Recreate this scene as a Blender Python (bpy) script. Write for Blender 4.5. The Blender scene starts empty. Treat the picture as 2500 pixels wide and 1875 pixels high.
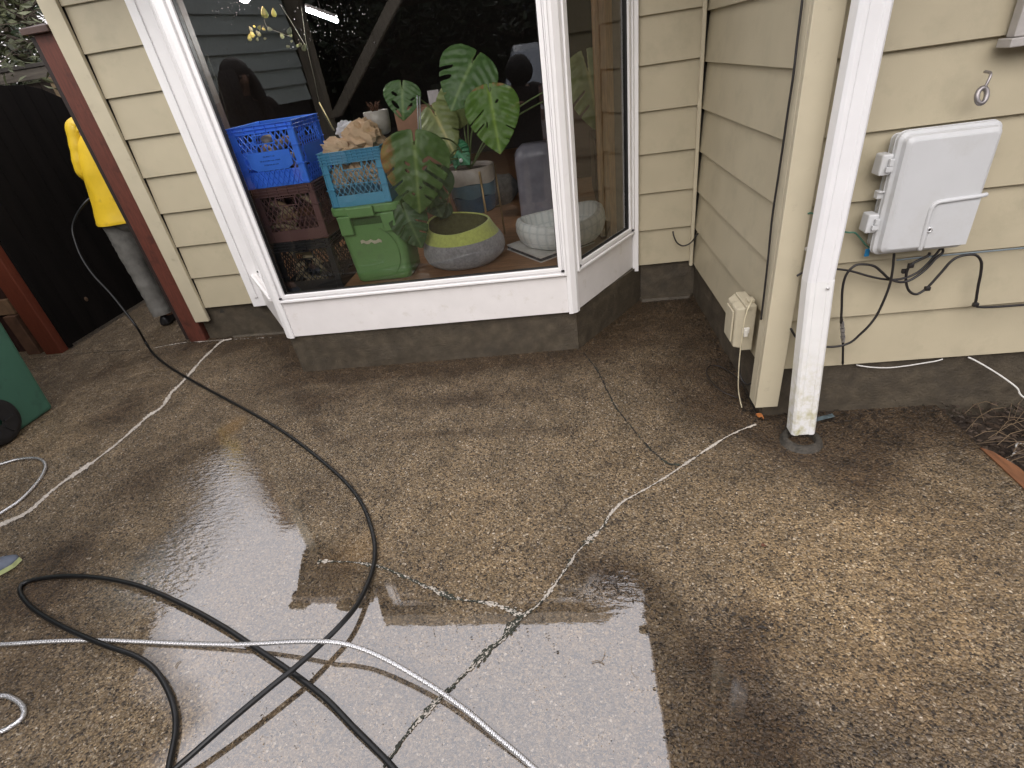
import bpy, bmesh, math, random
import numpy as np
from mathutils import Vector, Matrix, noise
random.seed(7); np.random.seed(7)
S = bpy.context.scene
C = S.collection
R = math.radians
# ------------------------------------------------------------------ camera
FPX = 1276.506
CAM = np.array([0.0, 0.0, 1.55])
MC = np.array([[0.989633, 0.066093, -0.127505], [-0.072273, -0.538014, -0.839832], [-0.124106, 0.840341, -0.52766]])      # rows: image right, image down, forward
cd = bpy.data.cameras.new('camera'); cam = bpy.data.objects.new('camera', cd); C.objects.link(cam)
cd.sensor_width = 36; cd.lens = FPX / 2500 * 36; cd.clip_start = 0.05; cd.clip_end = 500
m = Matrix.Identity(4)
for i in range(3):
    m[i][0], m[i][1], m[i][2], m[i][3] = MC[0][i], -MC[1][i], -MC[2][i], CAM[i]
cam.matrix_world = m
S.camera = cam
# ------------------------------------------------------------------ sky, sun, exposure
SUN_EL, SUN_AZ = R(42), R(192)
w = bpy.data.worlds.new('World'); S.world = w; w.use_nodes = True
nt = w.node_tree; bg = nt.nodes['Background']
sk = nt.nodes.new('ShaderNodeTexSky'); sk.sky_type = 'NISHITA'; sk.sun_disc = False
sk.sun_elevation = SUN_EL; sk.sun_rotation = SUN_AZ; sk.air_density = 2.0; sk.dust_density = 6.0; sk.ozone_density = 1.0
hs = nt.nodes.new('ShaderNodeHueSaturation'); hs.inputs['Saturation'].default_value = 0.22; hs.inputs['Value'].default_value = 3.6
gm_ = nt.nodes.new('ShaderNodeGamma'); gm_.inputs['Gamma'].default_value = .28      # cloud cover evens the sky out
nt.links.new(sk.outputs[0], gm_.inputs['Color']); nt.links.new(gm_.outputs[0], hs.inputs['Color'])
tn = nt.nodes.new('ShaderNodeMixRGB'); tn.blend_type = 'MULTIPLY'; tn.inputs[0].default_value = 1; tn.inputs[2].default_value = (1.0, 0.955, 0.985, 1)
nt.links.new(hs.outputs[0], tn.inputs[1]); nt.links.new(tn.outputs[0], bg.inputs['Color'])
bg.inputs['Strength'].default_value = 0.15
sd = bpy.data.lights.new('sun', 'SUN'); sd.energy = 0.7; sd.angle = R(60); sd.color = (1, 0.96, 0.9)
so = bpy.data.objects.new('sun', sd); C.objects.link(so)
dv = Vector((math.sin(SUN_AZ) * math.cos(SUN_EL), math.cos(SUN_AZ) * math.cos(SUN_EL), math.sin(SUN_EL)))
so.rotation_euler = dv.to_track_quat('Z', 'Y').to_euler()
S.view_settings.view_transform = 'Standard'; S.view_settings.look = 'None'
S.view_settings.exposure = 1.15; S.view_settings.gamma = 1
S.render.engine = 'CYCLES'
S.cycles.max_bounces = 10; S.cycles.transparent_max_bounces = 16; S.cycles.transmission_bounces = 8
S.cycles.sample_clamp_indirect = 8

# ------------------------------------------------------------------ helpers: measured points
def ray(u, v): return MC.T @ np.array([u - 1250, v - 937.5, FPX])
def G(u, v, z=0.0):
    d = ray(u, v); return CAM + d * (z - CAM[2]) / d[2]
def onY(u, v, y):
    d = ray(u, v); return CAM + d * y / d[1]
def onX(u, v, x):
    d = ray(u, v); return CAM + d * x / d[0]
KF = 2500 / 2212
def GF(u, v, z=0.0): return G(u * KF, v * KF, z)
c1 = lambda x, y: (x * .30135, y * .30135)
c2 = lambda x, y: (1900 + x * .3014, 300 + y * .3014)
c3 = lambda x, y: (1700 + x * .2712, 650 + y * .2712)
c3t = lambda x, y: (500 + x * .2411, y * .2411)
c4 = lambda x, y: (900 + x * .2411, y * .2411)
c5 = lambda x, y: (520 + x * .28333, 250 + y * .28333)
c6 = lambda x, y: (900 + x * .2532, 300 + y * .2532)
c7 = lambda x, y: (1300 + x * .2411, y * .2411)
c2b = lambda x, y: (x * .30135, 450 + y * .30135)
c4b = lambda x, y: (2000 + x * .3014, 750 + y * .3014)

# ------------------------------------------------------------------ helpers: materials
MATS = {}
def mat(name, col, rough=.5, metal=0.0, spec=.5, var=.12, vscale=30, bump=0.0, bscale=200, dirt=None, dscale=8, dlo=.55, dhi=.75,
        speck=None, coat=0.0, trans=0.0, emit=None, estr=0, stretch=None, sheen=0.0, sss=None):
    """Principled material with procedural colour variation, optional dirt patches, specks and bump."""
    if name in MATS: return MATS[name]
    M = bpy.data.materials.new(name); M.use_nodes = True; n = M.node_tree.nodes; l = M.node_tree.links
    p = n['Principled BSDF']
    tc = n.new('ShaderNodeTexCoord'); src = tc.outputs['Object']
    if stretch:
        mp = n.new('ShaderNodeMapping'); mp.inputs['Scale'].default_value = stretch; l.new(src, mp.inputs[0]); src = mp.outputs[0]
    nz = n.new('ShaderNodeTexNoise'); nz.inputs['Scale'].default_value = vscale; nz.inputs['Detail'].default_value = 6; l.new(src, nz.inputs['Vector'])
    mr = n.new('ShaderNodeMapRange'); mr.inputs[1].default_value = .25; mr.inputs[2].default_value = .75
    mr.inputs[3].default_value = 1 - var; mr.inputs[4].default_value = 1 + var; l.new(nz.outputs[0], mr.inputs[0])
    mx = n.new('ShaderNodeMixRGB'); mx.blend_type = 'MULTIPLY'; mx.inputs[0].default_value = 1; mx.inputs[1].default_value = (*col, 1)
    l.new(mr.outputs[0], mx.inputs[2]); out = mx.outputs[0]
    if dirt:
        d = n.new('ShaderNodeTexNoise'); d.inputs['Scale'].default_value = dscale; d.inputs['Detail'].default_value = 8; d.inputs['Roughness'].default_value = .65
        l.new(tc.outputs['Object'], d.inputs['Vector'])
        r = n.new('ShaderNodeMapRange'); r.inputs[1].default_value = dlo; r.inputs[2].default_value = dhi; l.new(d.outputs[0], r.inputs[0])
        a = n.new('ShaderNodeMixRGB'); a.inputs[2].default_value = (*dirt, 1); l.new(r.outputs[0], a.inputs[0]); l.new(out, a.inputs[1]); out = a.outputs[0]
    if speck:
        v = n.new('ShaderNodeTexVoronoi'); v.inputs['Scale'].default_value = speck[1]; l.new(tc.outputs['Object'], v.inputs['Vector'])
        sz = n.new('ShaderNodeSeparateColor'); l.new(v.outputs['Color'], sz.inputs[0])
        ms = n.new('ShaderNodeMath'); ms.operation = 'MULTIPLY'; l.new(sz.outputs[0], ms.inputs[0]); ms.inputs[1].default_value = speck[2]
        lt = n.new('ShaderNodeMath'); lt.operation = 'LESS_THAN'; l.new(v.outputs['Distance'], lt.inputs[0])
        sb = n.new('ShaderNodeMath'); sb.operation = 'SUBTRACT'; l.new(ms.outputs[0], sb.inputs[0]); sb.inputs[1].default_value = speck[2] * speck[3]
        l.new(sb.outputs[0], lt.inputs[1])
        a = n.new('ShaderNodeMixRGB'); a.inputs[2].default_value = (*speck[0], 1); l.new(lt.outputs[0], a.inputs[0]); l.new(out, a.inputs[1]); out = a.outputs[0]
    l.new(out, p.inputs['Base Color'])
    p.inputs['Roughness'].default_value = rough; p.inputs['Metallic'].default_value = metal; p.inputs['Specular IOR Level'].default_value = spec
    p.inputs['Coat Weight'].default_value = coat; p.inputs['Coat Roughness'].default_value = .15
    p.inputs['Transmission Weight'].default_value = trans
    if sheen: p.inputs['Sheen Weight'].default_value = sheen
    if emit: p.inputs['Emission Color'].default_value = (*emit, 1); p.inputs['Emission Strength'].default_value = estr
    if bump:
        b = n.new('ShaderNodeTexNoise'); b.inputs['Scale'].default_value = bscale; b.inputs['Detail'].default_value = 4; l.new(src, b.inputs['Vector'])
        bp = n.new('ShaderNodeBump'); bp.inputs['Strength'].default_value = bump; bp.inputs['Distance'].default_value = .004
        l.new(b.outputs[0], bp.inputs['Height']); l.new(bp.outputs[0], p.inputs['Normal'])
    MATS[name] = M; return M
def glass_mat(name, refl=1.9, tint=(.93, .96, .95)):
    M = bpy.data.materials.new(name); M.use_nodes = True; n = M.node_tree.nodes; l = M.node_tree.links
    n.remove(n['Principled BSDF'])
    t = n.new('ShaderNodeBsdfTransparent'); t.inputs[0].default_value = (*tint, 1)
    g = n.new('ShaderNodeBsdfGlossy'); g.inputs['Roughness'].default_value = 0.0
    fr = n.new('ShaderNodeFresnel'); fr.inputs['IOR'].default_value = 1.5
    k = n.new('ShaderNodeMath'); k.operation = 'MULTIPLY'; k.use_clamp = True; k.inputs[1].default_value = refl; l.new(fr.outputs[0], k.inputs[0])
    mx = n.new('ShaderNodeMixShader'); l.new(k.outputs[0], mx.inputs[0]); l.new(t.outputs[0], mx.inputs[1]); l.new(g.outputs[0], mx.inputs[2])
    l.new(mx.outputs[0], n['Material Output'].inputs['Surface']); return M

# ------------------------------------------------------------------ helpers: mesh building
class MB:
    def __init__(s): s.v = []; s.f = []
    def add(s, vs, fs):
        o = len(s.v); s.v += [tuple(float(c) for c in q) for q in vs]; s.f += [tuple(i + o for i in q) for q in fs]; return s
    def box(s, a, b, T=None):
        x0, y0, z0 = a; x1, y1, z1 = b
        vs = [(x0,y0,z0),(x1,y0,z0),(x1,y1,z0),(x0,y1,z0),(x0,y0,z1),(x1,y0,z1),(x1,y1,z1),(x0,y1,z1)]
        if T is not None: vs = [T(q) for q in vs]
        return s.add(vs, [(0,3,2,1),(4,5,6,7),(0,1,5,4),(1,2,6,5),(2,3,7,6),(3,0,4,7)])
    def hexa(s, bot, top):
        return s.add(list(bot) + list(top), [(0,3,2,1),(4,5,6,7),(0,1,5,4),(1,2,6,5),(2,3,7,6),(3,0,4,7)])
    def prism(s, poly, z0, z1, T=None):
        n = len(poly); vs = [(x, y, z0) for x, y in poly] + [(x, y, z1) for x, y in poly]
        if T is not None: vs = [T(q) for q in vs]
        return s.add(vs, [tuple(range(n - 1, -1, -1)), tuple(range(n, 2 * n))] + [(i, (i + 1) % n, (i + 1) % n + n, i + n) for i in range(n)])
    def tube(s, path, r, n=8, caps=True):
        P = [Vector(p) for p in path]; rs = r if hasattr(r, '__len__') else [r] * len(P)
        vs = []; fs = []; prev = None
        for i, p in enumerate(P):
            t = (P[min(i + 1, len(P) - 1)] - P[max(i - 1, 0)]).normalized()
            if prev is None: a = t.orthogonal().normalized()
            else: a = (prev - t * prev.dot(t)); a = a.normalized() if a.length > 1e-6 else t.orthogonal().normalized()
            prev = a; b = t.cross(a)
            for k in range(n):
                th = 2 * math.pi * k / n; vs.append(p + (a * math.cos(th) + b * math.sin(th)) * rs[i])
        for i in range(len(P) - 1):
            for k in range(n): fs.append((i*n+k, i*n+(k+1) % n, (i+1)*n+(k+1) % n, (i+1)*n+k))
        if caps: fs += [tuple(range(n - 1, -1, -1)), tuple((len(P)-1)*n + k for k in range(n))]
        return s.add(vs, fs)
    def lathe(s, prof, c=(0, 0, 0), n=32, fn=None):
        vs = []; fs = []
        for i, (r, z) in enumerate(prof):
            for k in range(n):
                th = 2 * math.pi * k / n; q = (r * math.cos(th), r * math.sin(th), z)
                if fn: q = fn(q, i, th)
                vs.append((c[0] + q[0], c[1] + q[1], c[2] + q[2]))
        for i in range(len(prof) - 1):
            for k in range(n): fs.append((i*n+k, i*n+(k+1) % n, (i+1)*n+(k+1) % n, (i+1)*n+k))
        return s.add(vs, fs)
    def ball(s, c, r, n=12, m=8, fn=None):
        rx, ry, rz = r if hasattr(r, '__len__') else (r, r, r)
        vs = []; fs = []
        for i in range(m + 1):
            ph = math.pi * i / m
            for k in range(n):
                th = 2 * math.pi * k / n
                q = Vector((math.sin(ph) * math.cos(th), math.sin(ph) * math.sin(th), math.cos(ph)))
                d = fn(q) if fn else 1
                vs.append((c[0] + q.x * rx * d, c[1] + q.y * ry * d, c[2] + q.z * rz * d))
        for i in range(m):
            for k in range(n): fs.append((i*n+k, (i+1)*n+k, (i+1)*n+(k+1) % n, i*n+(k+1) % n))
        return s.add(vs, fs)
    def build(s, name, M, parent=None, smooth=False, bevel=0, seg=2, merge=False):
        me = bpy.data.meshes.new(name); me.from_pydata(s.v, [], s.f); me.update()
        if merge:
            b = bmesh.new(); b.from_mesh(me); bmesh.ops.remove_doubles(b, verts=b.verts, dist=1e-5); bmesh.ops.recalc_face_normals(b, faces=b.faces); b.to_mesh(me); b.free()
        if smooth: me.polygons.foreach_set('use_smooth', [True] * len(me.polygons))
        o = bpy.data.objects.new(name, me); C.objects.link(o)
        if M: me.materials.append(M)
        if parent is not None: o.parent = parent; o.matrix_parent_inverse = parent_inv(parent)
        if bevel:
            bv = o.modifiers.new('bevel', 'BEVEL'); bv.width = bevel; bv.segments = seg; bv.limit_method = 'ANGLE'; bv.angle_limit = R(40)
            bv.harden_normals = False
        return o
def parent_inv(p):
    M = p.matrix_basis.copy(); q = p
    while q.parent is not None: M = q.parent.matrix_basis @ q.matrix_parent_inverse @ M if q.parent.parent is None else parent_inv(q.parent).inverted() @ q.matrix_parent_inverse @ M; break
    return M.inverted()
def tag(o, label, cat, group=None):
    o['label'] = label; o['category'] = cat
    if group: o['group'] = group
    return o
def thing(name, label, cat, loc=(0, 0, 0), group=None):
    o = bpy.data.objects.new(name, None); C.objects.link(o); o.location = Vector([float(c) for c in loc]); o.empty_display_size = .05
    return tag(o, label, cat, group)
def spline(pts, n=8):
    """Catmull-Rom through the points."""
    P = [np.array(p, float) for p in pts]; P = [2 * P[0] - P[1]] + P + [2 * P[-1] - P[-2]]; out = []
    for i in range(1, len(P) - 2):
        a, b, c, d = P[i-1:i+3]
        for k in range(n):
            t = k / n; out.append(.5 * (2*b + (c-a)*t + (2*a-5*b+4*c-d)*t*t + (3*b-a-3*c+d)*t**3))
    out.append(P[-2]); return out
def local(A, u, n):
    """local frame (along u, outward n, up z) -> world"""
    A = np.array(A, float); u = np.array(u, float); n = np.array(n, float)
    return lambda q: (A[0] + u[0]*q[0] + n[0]*q[1], A[1] + u[1]*q[0] + n[1]*q[1], q[2])

# ================================================================== GROUND
def seg_dist(X, Y, poly, closed=False):
    d = np.full(X.shape, 1e9); P = list(poly) + ([poly[0]] if closed else [])
    for (ax, ay), (bx, by) in zip(P[:-1], P[1:]):
        L = (bx-ax)**2 + (by-ay)**2 + 1e-12; t = np.clip(((X-ax)*(bx-ax) + (Y-ay)*(by-ay)) / L, 0, 1)
        d = np.minimum(d, np.hypot(X-ax-t*(bx-ax), Y-ay-t*(by-ay)))
    return d
def inside(X, Y, poly):
    r = np.zeros(X.shape, bool)
    for (ax, ay), (bx, by) in zip(poly, poly[1:] + poly[:1]):
        c = ((ay > Y) != (by > Y)); r ^= c & (X < (bx-ax) * (Y-ay) / (by-ay + 1e-12) + ax)
    return r
def vnoise(X, Y, sc, seed):
    rs = np.random.RandomState(seed); T = rs.rand(256, 256)
    x = X*sc + 1000; y = Y*sc + 1000; i = np.floor(x).astype(int); j = np.floor(y).astype(int); fx = x-i; fy = y-j
    fx = fx*fx*(3-2*fx); fy = fy*fy*(3-2*fy); g = lambda a, b: T[a % 256, b % 256]
    return (g(i,j)*(1-fx)+g(i+1,j)*fx)*(1-fy) + (g(i,j+1)*(1-fx)+g(i+1,j+1)*fx)*fy
def fbm(X, Y, sc, seed): return sum(vnoise(X, Y, sc*2**k, seed+k)*.5**k for k in range(4)) / 1.875
def smooth(a, b, x): t = np.clip((x-a)/(b-a), 0, 1); return t*t*(3-2*t)
def gp(*pts): return [tuple(GF(u, v)[:2]) for u, v in pts]

xs = np.concatenate([np.arange(-4.62, 1.5651, .013), [1.575]]); xs = np.sort(xs)
ys = np.concatenate([[-14, -8, -4, -2, -1, -.5], np.arange(-.2, 5.2, .013), [5.6]])
GX, GY = np.meshgrid(xs, ys)
nx, ny = len(xs), len(ys)
vz = np.zeros_like(GX) - .012 * np.clip(GY - 5.0, 0, 1)
verts = np.stack([GX, GY, vz], -1).reshape(-1, 3)
ii = np.arange(nx*ny).reshape(ny, nx)
quads = np.stack([ii[:-1,:-1], ii[:-1,1:], ii[1:,1:], ii[1:,:-1]], -1).reshape(-1, 4)
bord = np.concatenate([ii[0,:], ii[1:,-1], ii[-1,-2::-1], ii[-2:0:-1,0]])
lower = verts[bord].copy(); lower[:, 2] = -.3
nb = len(bord); base = nx*ny
side = np.array([(bord[(k+1) % nb], bord[k], base+k, base+(k+1) % nb) for k in range(nb)])
me = bpy.data.meshes.new('patio'); allv = np.concatenate([verts, lower]); allf = np.concatenate([quads, side])
me.from_pydata(allv.tolist(), [], allf.tolist()); me.update()
patio = bpy.data.objects.new('patio', me); C.objects.link(patio); patio['kind'] = 'structure'
AX, AY = allv[:, 0], allv[:, 1]
def setattr_(name, val):
    a = me.attributes.new(name, 'FLOAT', 'POINT'); a.data.foreach_set('value', val.astype(np.float32))
n1 = fbm(AX, AY, 5, 3); n2 = fbm(AX, AY, 14, 9); n3 = fbm(AX, AY, 2, 21)
# damp, dirty zones (wear of the slab): gaussians at measured places
dark = np.zeros_like(AX)
def blot(u, v, r, a, ry=None):
    global dark
    x, y = GF(u, v)[:2]; ry = ry or r
    dark += a * np.exp(-(((AX-x)/r)**2 + ((AY-y)/ry)**2) * 1.2 + (n1-.5)*1.2)
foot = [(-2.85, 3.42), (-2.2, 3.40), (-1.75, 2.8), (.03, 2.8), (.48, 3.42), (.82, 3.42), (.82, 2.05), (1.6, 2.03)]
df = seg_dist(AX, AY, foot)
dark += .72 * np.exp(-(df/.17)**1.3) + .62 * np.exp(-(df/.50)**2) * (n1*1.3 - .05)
for q in [(240, 800, .16, .4), (250, 900, .2, .38), (330, 1000, .26, .3), (300, 1060, .2, .35), (120, 1210, .24, .5), (60, 1290, .2, .6), (150, 1320, .22, .4), (300, 860, .3, .35),
          (1400, 700, .3, .5), (1450, 800, .2, .45), (1560, 880, .14, .5), (1720, 950, .16, .8), (1830, 960, .15, .6), (1860, 1040, .16, .55), (2000, 920, .2, .35),
          (1330, 1255, .12, .55), (1250, 1210, .16, .35), (900, 1270, .14, .4), (720, 1240, .12, .45), (660, 1080, .14, .35), (850, 795, .5, .5, .10), (1000, 862, .5, .45, .08), (700, 860, .25, .4, .08),
          (1600, 1560, .22, .42), (1750, 1620, .26, .36), (2000, 1610, .26, .28), (2150, 1520, .2, .2), (1560, 1420, .14, .55), (1620, 1330, .1, .4), (2120, 1180, .2, .25), (2050, 1320, .2, .12),
          (100, 1480, .2, .25), (40, 1430, .2, .3), (480, 1100, .25, .3), (700, 870, .25, .2)]: blot(*q)
# faint outline of a removed step beside the bay
for ln in [gp((628, 812), (660, 870), (705, 950)), gp((705, 950), (900, 940), (1100, 930), (1240, 928)), gp((690, 820), (1000, 795), (1240, 772))]:
    dark += .42 * np.exp(-(seg_dist(AX, AY, ln)/.04)**2) * (.1 + 1.3*n2)
lite = np.zeros_like(AX)
for u, v, r, a in [(1000, 1050, .4, .30), (1500, 1100, .35, .35), (1750, 1200, .3, .6), (1950, 1230, .3, .8), (2050, 1120, .3, .45), (1750, 1330, .2, .5), (1050, 1180, .3, .45), (1800, 1420, .15, .4), (2000, 1420, .2, .5), (1300, 980, .25, .2), (120, 950, .2, .3), (40, 930, .2, .3), (330, 1500, .3, .25)]:
    x, y = GF(u, v)[:2]; lite += a * np.exp(-((AX-x)**2 + (AY-y)**2) / r**2 + (n1-.5))
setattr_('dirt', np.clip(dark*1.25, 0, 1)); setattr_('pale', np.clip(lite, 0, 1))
# standing water
pud = gp((400, 960), (470, 935), (540, 965), (600, 1060), (660, 1110), (720, 1170), (800, 1240), (870, 1290), (960, 1312), (1080, 1318), (1180, 1295), (1260, 1270), (1330, 1225), (1410, 1215), (1450, 1290), (1520, 1380),
         (1600, 1480), (1680, 1560), (1760, 1640), (1850, 1800), (300, 1900), (340, 1640), (400, 1560), (330, 1490), (270, 1430), (270, 1350), (200, 1280), (280, 1210), (360, 1150), (400, 1090), (380, 1020))
dd = seg_dist(AX, AY, pud, True); sdf = np.where(inside(AX, AY, pud), dd, -dd) + (n2-.5)*.07 + (n1-.5)*.05
leftish = smooth(-.9, -1.5, AX)
wet = smooth(-.02-.05*leftish, .03 + .16*leftish, sdf)
rip = np.zeros_like(AX)
for u, v, r, a in [(330, 1080, .3, 1), (420, 1170, .25, 1), (250, 1200, .3, .8), (230, 920, .35, .6), (540, 1000, .12, .35), (280, 1280, .12, .6), (450, 1230, .10, .35), (1330, 1270, .07, .8)]:
    x, y = GF(u, v)[:2]; rip += a * np.exp(-((AX-x)**2 + (AY-y)**2) / r**2)
setattr_('puddle', wet); setattr_('ripple', np.clip(rip, 0, 1))
ox, oy = GF(500, 925)[:2]; setattr_('ochre', np.exp(-(((AX-ox)/.05)**2 + ((AY-oy)/.1)**2)) * n2 * 1.3 + .35*np.exp(-(((AX-GF(760,1200)[0])/.1)**2 + ((AY-GF(760,1200)[1])/.1)**2)))

def patio_material():
    M = bpy.data.materials.new('exposed_aggregate'); M.use_nodes = True; n = M.node_tree.nodes; l = M.node_tree.links; p = n['Principled BSDF']
    def N(t, **k):
        q = n.new(t)
        for a, b in k.items(): setattr(q, a, b)
        return q
    def attr(a): q = N('ShaderNodeAttribute'); q.attribute_name = a; return q.outputs['Fac']
    def math_(op, a, b=None, clamp=False):
        q = N('ShaderNodeMath', operation=op, use_clamp=clamp)
        for i, x in enumerate((a, b)):
            if x is None: continue
            if isinstance(x, (int, float)): q.inputs[i].default_value = x
            else: l.new(x, q.inputs[i])
        return q.outputs[0]
    def mix(f, a, b, bt='MIX'):
        q = N('ShaderNodeMixRGB', blend_type=bt)
        for i, x in enumerate((f, a, b)):
            if isinstance(x, (int, float)): q.inputs[i].default_value = x
            elif isinstance(x, tuple): q.inputs[i].default_value = (*x, 1)
            else: l.new(x, q.inputs[i])
        return q.outputs[0]
    tc = N('ShaderNodeTexCoord').outputs['Object']
    # jitter the lookup so the pebbles are not straight-sided cells
    jn = N('ShaderNodeTexNoise'); jn.inputs['Scale'].default_value = 90; jn.inputs['Detail'].default_value = 2; l.new(tc, jn.inputs['Vector'])
    jv = N('ShaderNodeVectorMath', operation='SCALE'); l.new(jn.outputs['Color'], jv.inputs[0]); jv.inputs['Scale'].default_value = .012
    ja = N('ShaderNodeVectorMath', operation='ADD'); l.new(tc, ja.inputs[0]); l.new(jv.outputs[0], ja.inputs[1]); vec = ja.outputs[0]
    def peb(sc):
        v = N('ShaderNodeTexVoronoi'); v.inputs['Scale'].default_value = sc; l.new(vec, v.inputs['Vector'])
        s = N('ShaderNodeSeparateColor'); l.new(v.outputs['Color'], s.inputs[0])
        r = N('ShaderNodeValToRGB'); l.new(s.outputs[0], r.inputs[0]); cr = r.color_ramp; cr.interpolation = 'LINEAR'
        stops = [(0, (.014,.011,.009)), (.15, (.036,.027,.019)), (.30, (.125,.087,.049)), (.55, (.222,.160,.090)), (.76, (.315,.234,.136)), (.90, (.225,.187,.145)), (.96, (.38,.31,.21)), (1, (.54,.48,.40))]
        cr.elements[0].position, cr.elements[0].color = stops[0][0], (*stops[0][1], 1); cr.elements[1].position, cr.elements[1].color = stops[-1][0], (*stops[-1][1], 1)
        for a, c in stops[1:-1]: e = cr.elements.new(a); e.color = (*c, 1)
        return r.outputs[0], v.outputs['Distance'], s.outputs[1]
    ca, da, ra = peb(142); cb, db, rb = peb(230)
    pick = math_('GREATER_THAN', ra, .45)
    col = mix(pick, cb, ca)
    # cement paste between the stones
    gap = N('ShaderNodeMapRange'); gap.inputs[1].default_value = .42; gap.inputs[2].default_value = .62; l.new(da, gap.inputs[0])
    col = mix(math_('MULTIPLY', gap.outputs[0], .55), col, (.110, .080, .048))
    big = N('ShaderNodeTexNoise'); big.inputs['Scale'].default_value = 7; big.inputs['Detail'].default_value = 7; big.inputs['Roughness'].default_value = .7; l.new(tc, big.inputs['Vector'])
    bm = N('ShaderNodeMapRange'); bm.inputs[1].default_value = .28; bm.inputs[2].default_value = .72; bm.inputs[3].default_value = .50; bm.inputs[4].default_value = 1.25; l.new(big.outputs[0], bm.inputs[0])
    col = mix(1, col, bm.outputs[0], 'MULTIPLY')
    # scattered black stones
    vk = N('ShaderNodeTexVoronoi'); vk.inputs['Scale'].default_value = 72; l.new(vec, vk.inputs['Vector']); sk_ = N('ShaderNodeSeparateColor'); l.new(vk.outputs['Color'], sk_.inputs[0])
    kd = math_('MULTIPLY', math_('GREATER_THAN', sk_.outputs[0], .74), math_('LESS_THAN', vk.outputs['Distance'], math_('MULTIPLY', sk_.outputs[1], .40)))
    col = mix(math_('MULTIPLY', kd, .85), col, (.020, .014, .011))
    col = mix(attr('pale'), col, mix(1, col, (1.52, 1.45, 1.30), 'MULTIPLY'))
    col = mix(math_('MULTIPLY', attr('ochre'), .6, True), col, (.30, .16, .03))
    fine = N('ShaderNodeTexNoise'); fine.inputs['Scale'].default_value = 38; fine.inputs['Detail'].default_value = 5; l.new(tc, fine.inputs['Vector'])
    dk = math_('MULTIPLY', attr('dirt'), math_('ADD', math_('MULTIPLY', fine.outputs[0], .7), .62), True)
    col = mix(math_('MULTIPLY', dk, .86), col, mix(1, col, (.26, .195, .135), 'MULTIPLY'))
    # soaked concrete under standing water: darker, warmer
    pd = attr('puddle')
    col = mix(math_('MULTIPLY', pd, .6), col, mix(1, col, (.70, .64, .56), 'MULTIPLY'))
    l.new(col, p.inputs['Base Color'])
    # stone relief
    h = math_('ADD', math_('MULTIPLY', da, -1.0), math_('MULTIPLY', fine.outputs[0], .5))
    b = N('ShaderNodeBump'); b.inputs['Strength'].default_value = .95; b.inputs['Distance'].default_value = .006; l.new(h, b.inputs['Height']); l.new(b.outputs[0], p.inputs['Normal'])
    rg = N('ShaderNodeMapRange'); rg.inputs[1].default_value = .3; rg.inputs[2].default_value = .7; rg.inputs[3].default_value = .30; rg.inputs[4].default_value = .62; l.new(big.outputs[0], rg.inputs[0])
    l.new(rg.outputs[0], p.inputs['Roughness']); p.inputs['Specular IOR Level'].default_value = .45
    # water film as a clear coat; single high stones stand out of it near the edges
    hole = math_('MULTIPLY', math_('GREATER_THAN', rb, .87), math_('LESS_THAN', db, .34))
    hole = math_('MULTIPLY', hole, math_('GREATER_THAN', math_('ADD', big.outputs[0], math_('MULTIPLY', pd, -.06)), .47))
    l.new(math_('MULTIPLY', pd, math_('SUBTRACT', 1.0, hole), True), p.inputs['Coat Weight'])
    p.inputs['Coat IOR'].default_value = 2.7; p.inputs['Coat Roughness'].default_value = .012
    # wind and flow ripples
    mp = N('ShaderNodeMapping'); mp.inputs['Rotation'].default_value = (0, 0, R(28)); mp.inputs['Scale'].default_value = (26, 62, 40); l.new(tc, mp.inputs[0])
    rn = N('ShaderNodeTexNoise'); rn.inputs['Scale'].default_value = 1; rn.inputs['Detail'].default_value = 3; l.new(mp.outputs[0], rn.inputs['Vector'])
    cbp = N('ShaderNodeBump'); cbp.inputs['Distance'].default_value = .004; l.new(rn.outputs[0], cbp.inputs['Height'])
    l.new(math_('ADD', math_('MULTIPLY', attr('ripple'), .8), .010), cbp.inputs['Strength'])
    wn = N('ShaderNodeTexNoise'); wn.inputs['Scale'].default_value = 9; wn.inputs['Detail'].default_value = 3; l.new(tc, wn.inputs['Vector'])
    wb_ = N('ShaderNodeBump'); wb_.inputs['Distance'].default_value = .004; wb_.inputs['Strength'].default_value = .022; l.new(wn.outputs[0], wb_.inputs['Height']); l.new(cbp.outputs[0], wb_.inputs['Normal'])
    l.new(wb_.outputs[0], p.inputs['Coat Normal'])
    return M
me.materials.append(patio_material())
me.polygons.foreach_set('use_smooth', [True] * len(quads) + [False] * len(side))

# soil of the bed and everything farther out
soil = mat('soil', (.030, .020, .013), rough=.9, var=.6, vscale=40, bump=1.0, bscale=60, dirt=(.06, .045, .03), dscale=14)
mb = MB(); N_ = 60
gx = sorted(set(np.round(np.concatenate([np.linspace(-60, -5, 8), np.linspace(-4.7, 1.4, 5), np.linspace(1.5, 3.0, 46), np.linspace(4, 60, 8)]), 3)))
gy = sorted(set(np.round(np.concatenate([np.linspace(-60, 0, 8), np.linspace(.6, 2.4, 50), np.linspace(3, 60, 10)]), 3)))
vs = []; fs = []
for y in gy:
    for x in gx:
        z = -.075
        if 1.5 < x < 3.1 and .5 < y < 2.5: z += .035 * (noise.noise((x*6, y*6, 0)) + .6 * noise.noise((x*17, y*17, 3)))
        vs.append((x, y, z - (.1 if -4.6 < x < 1.45 else 0)))
for j in range(len(gy)-1):
    for i in range(len(gx)-1): a = j*len(gx)+i; fs.append((a, a+1, a+1+len(gx), a+len(gx)))
g = mb.add(vs, fs).build('ground', soil, smooth=True); g['kind'] = 'structure'

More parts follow.
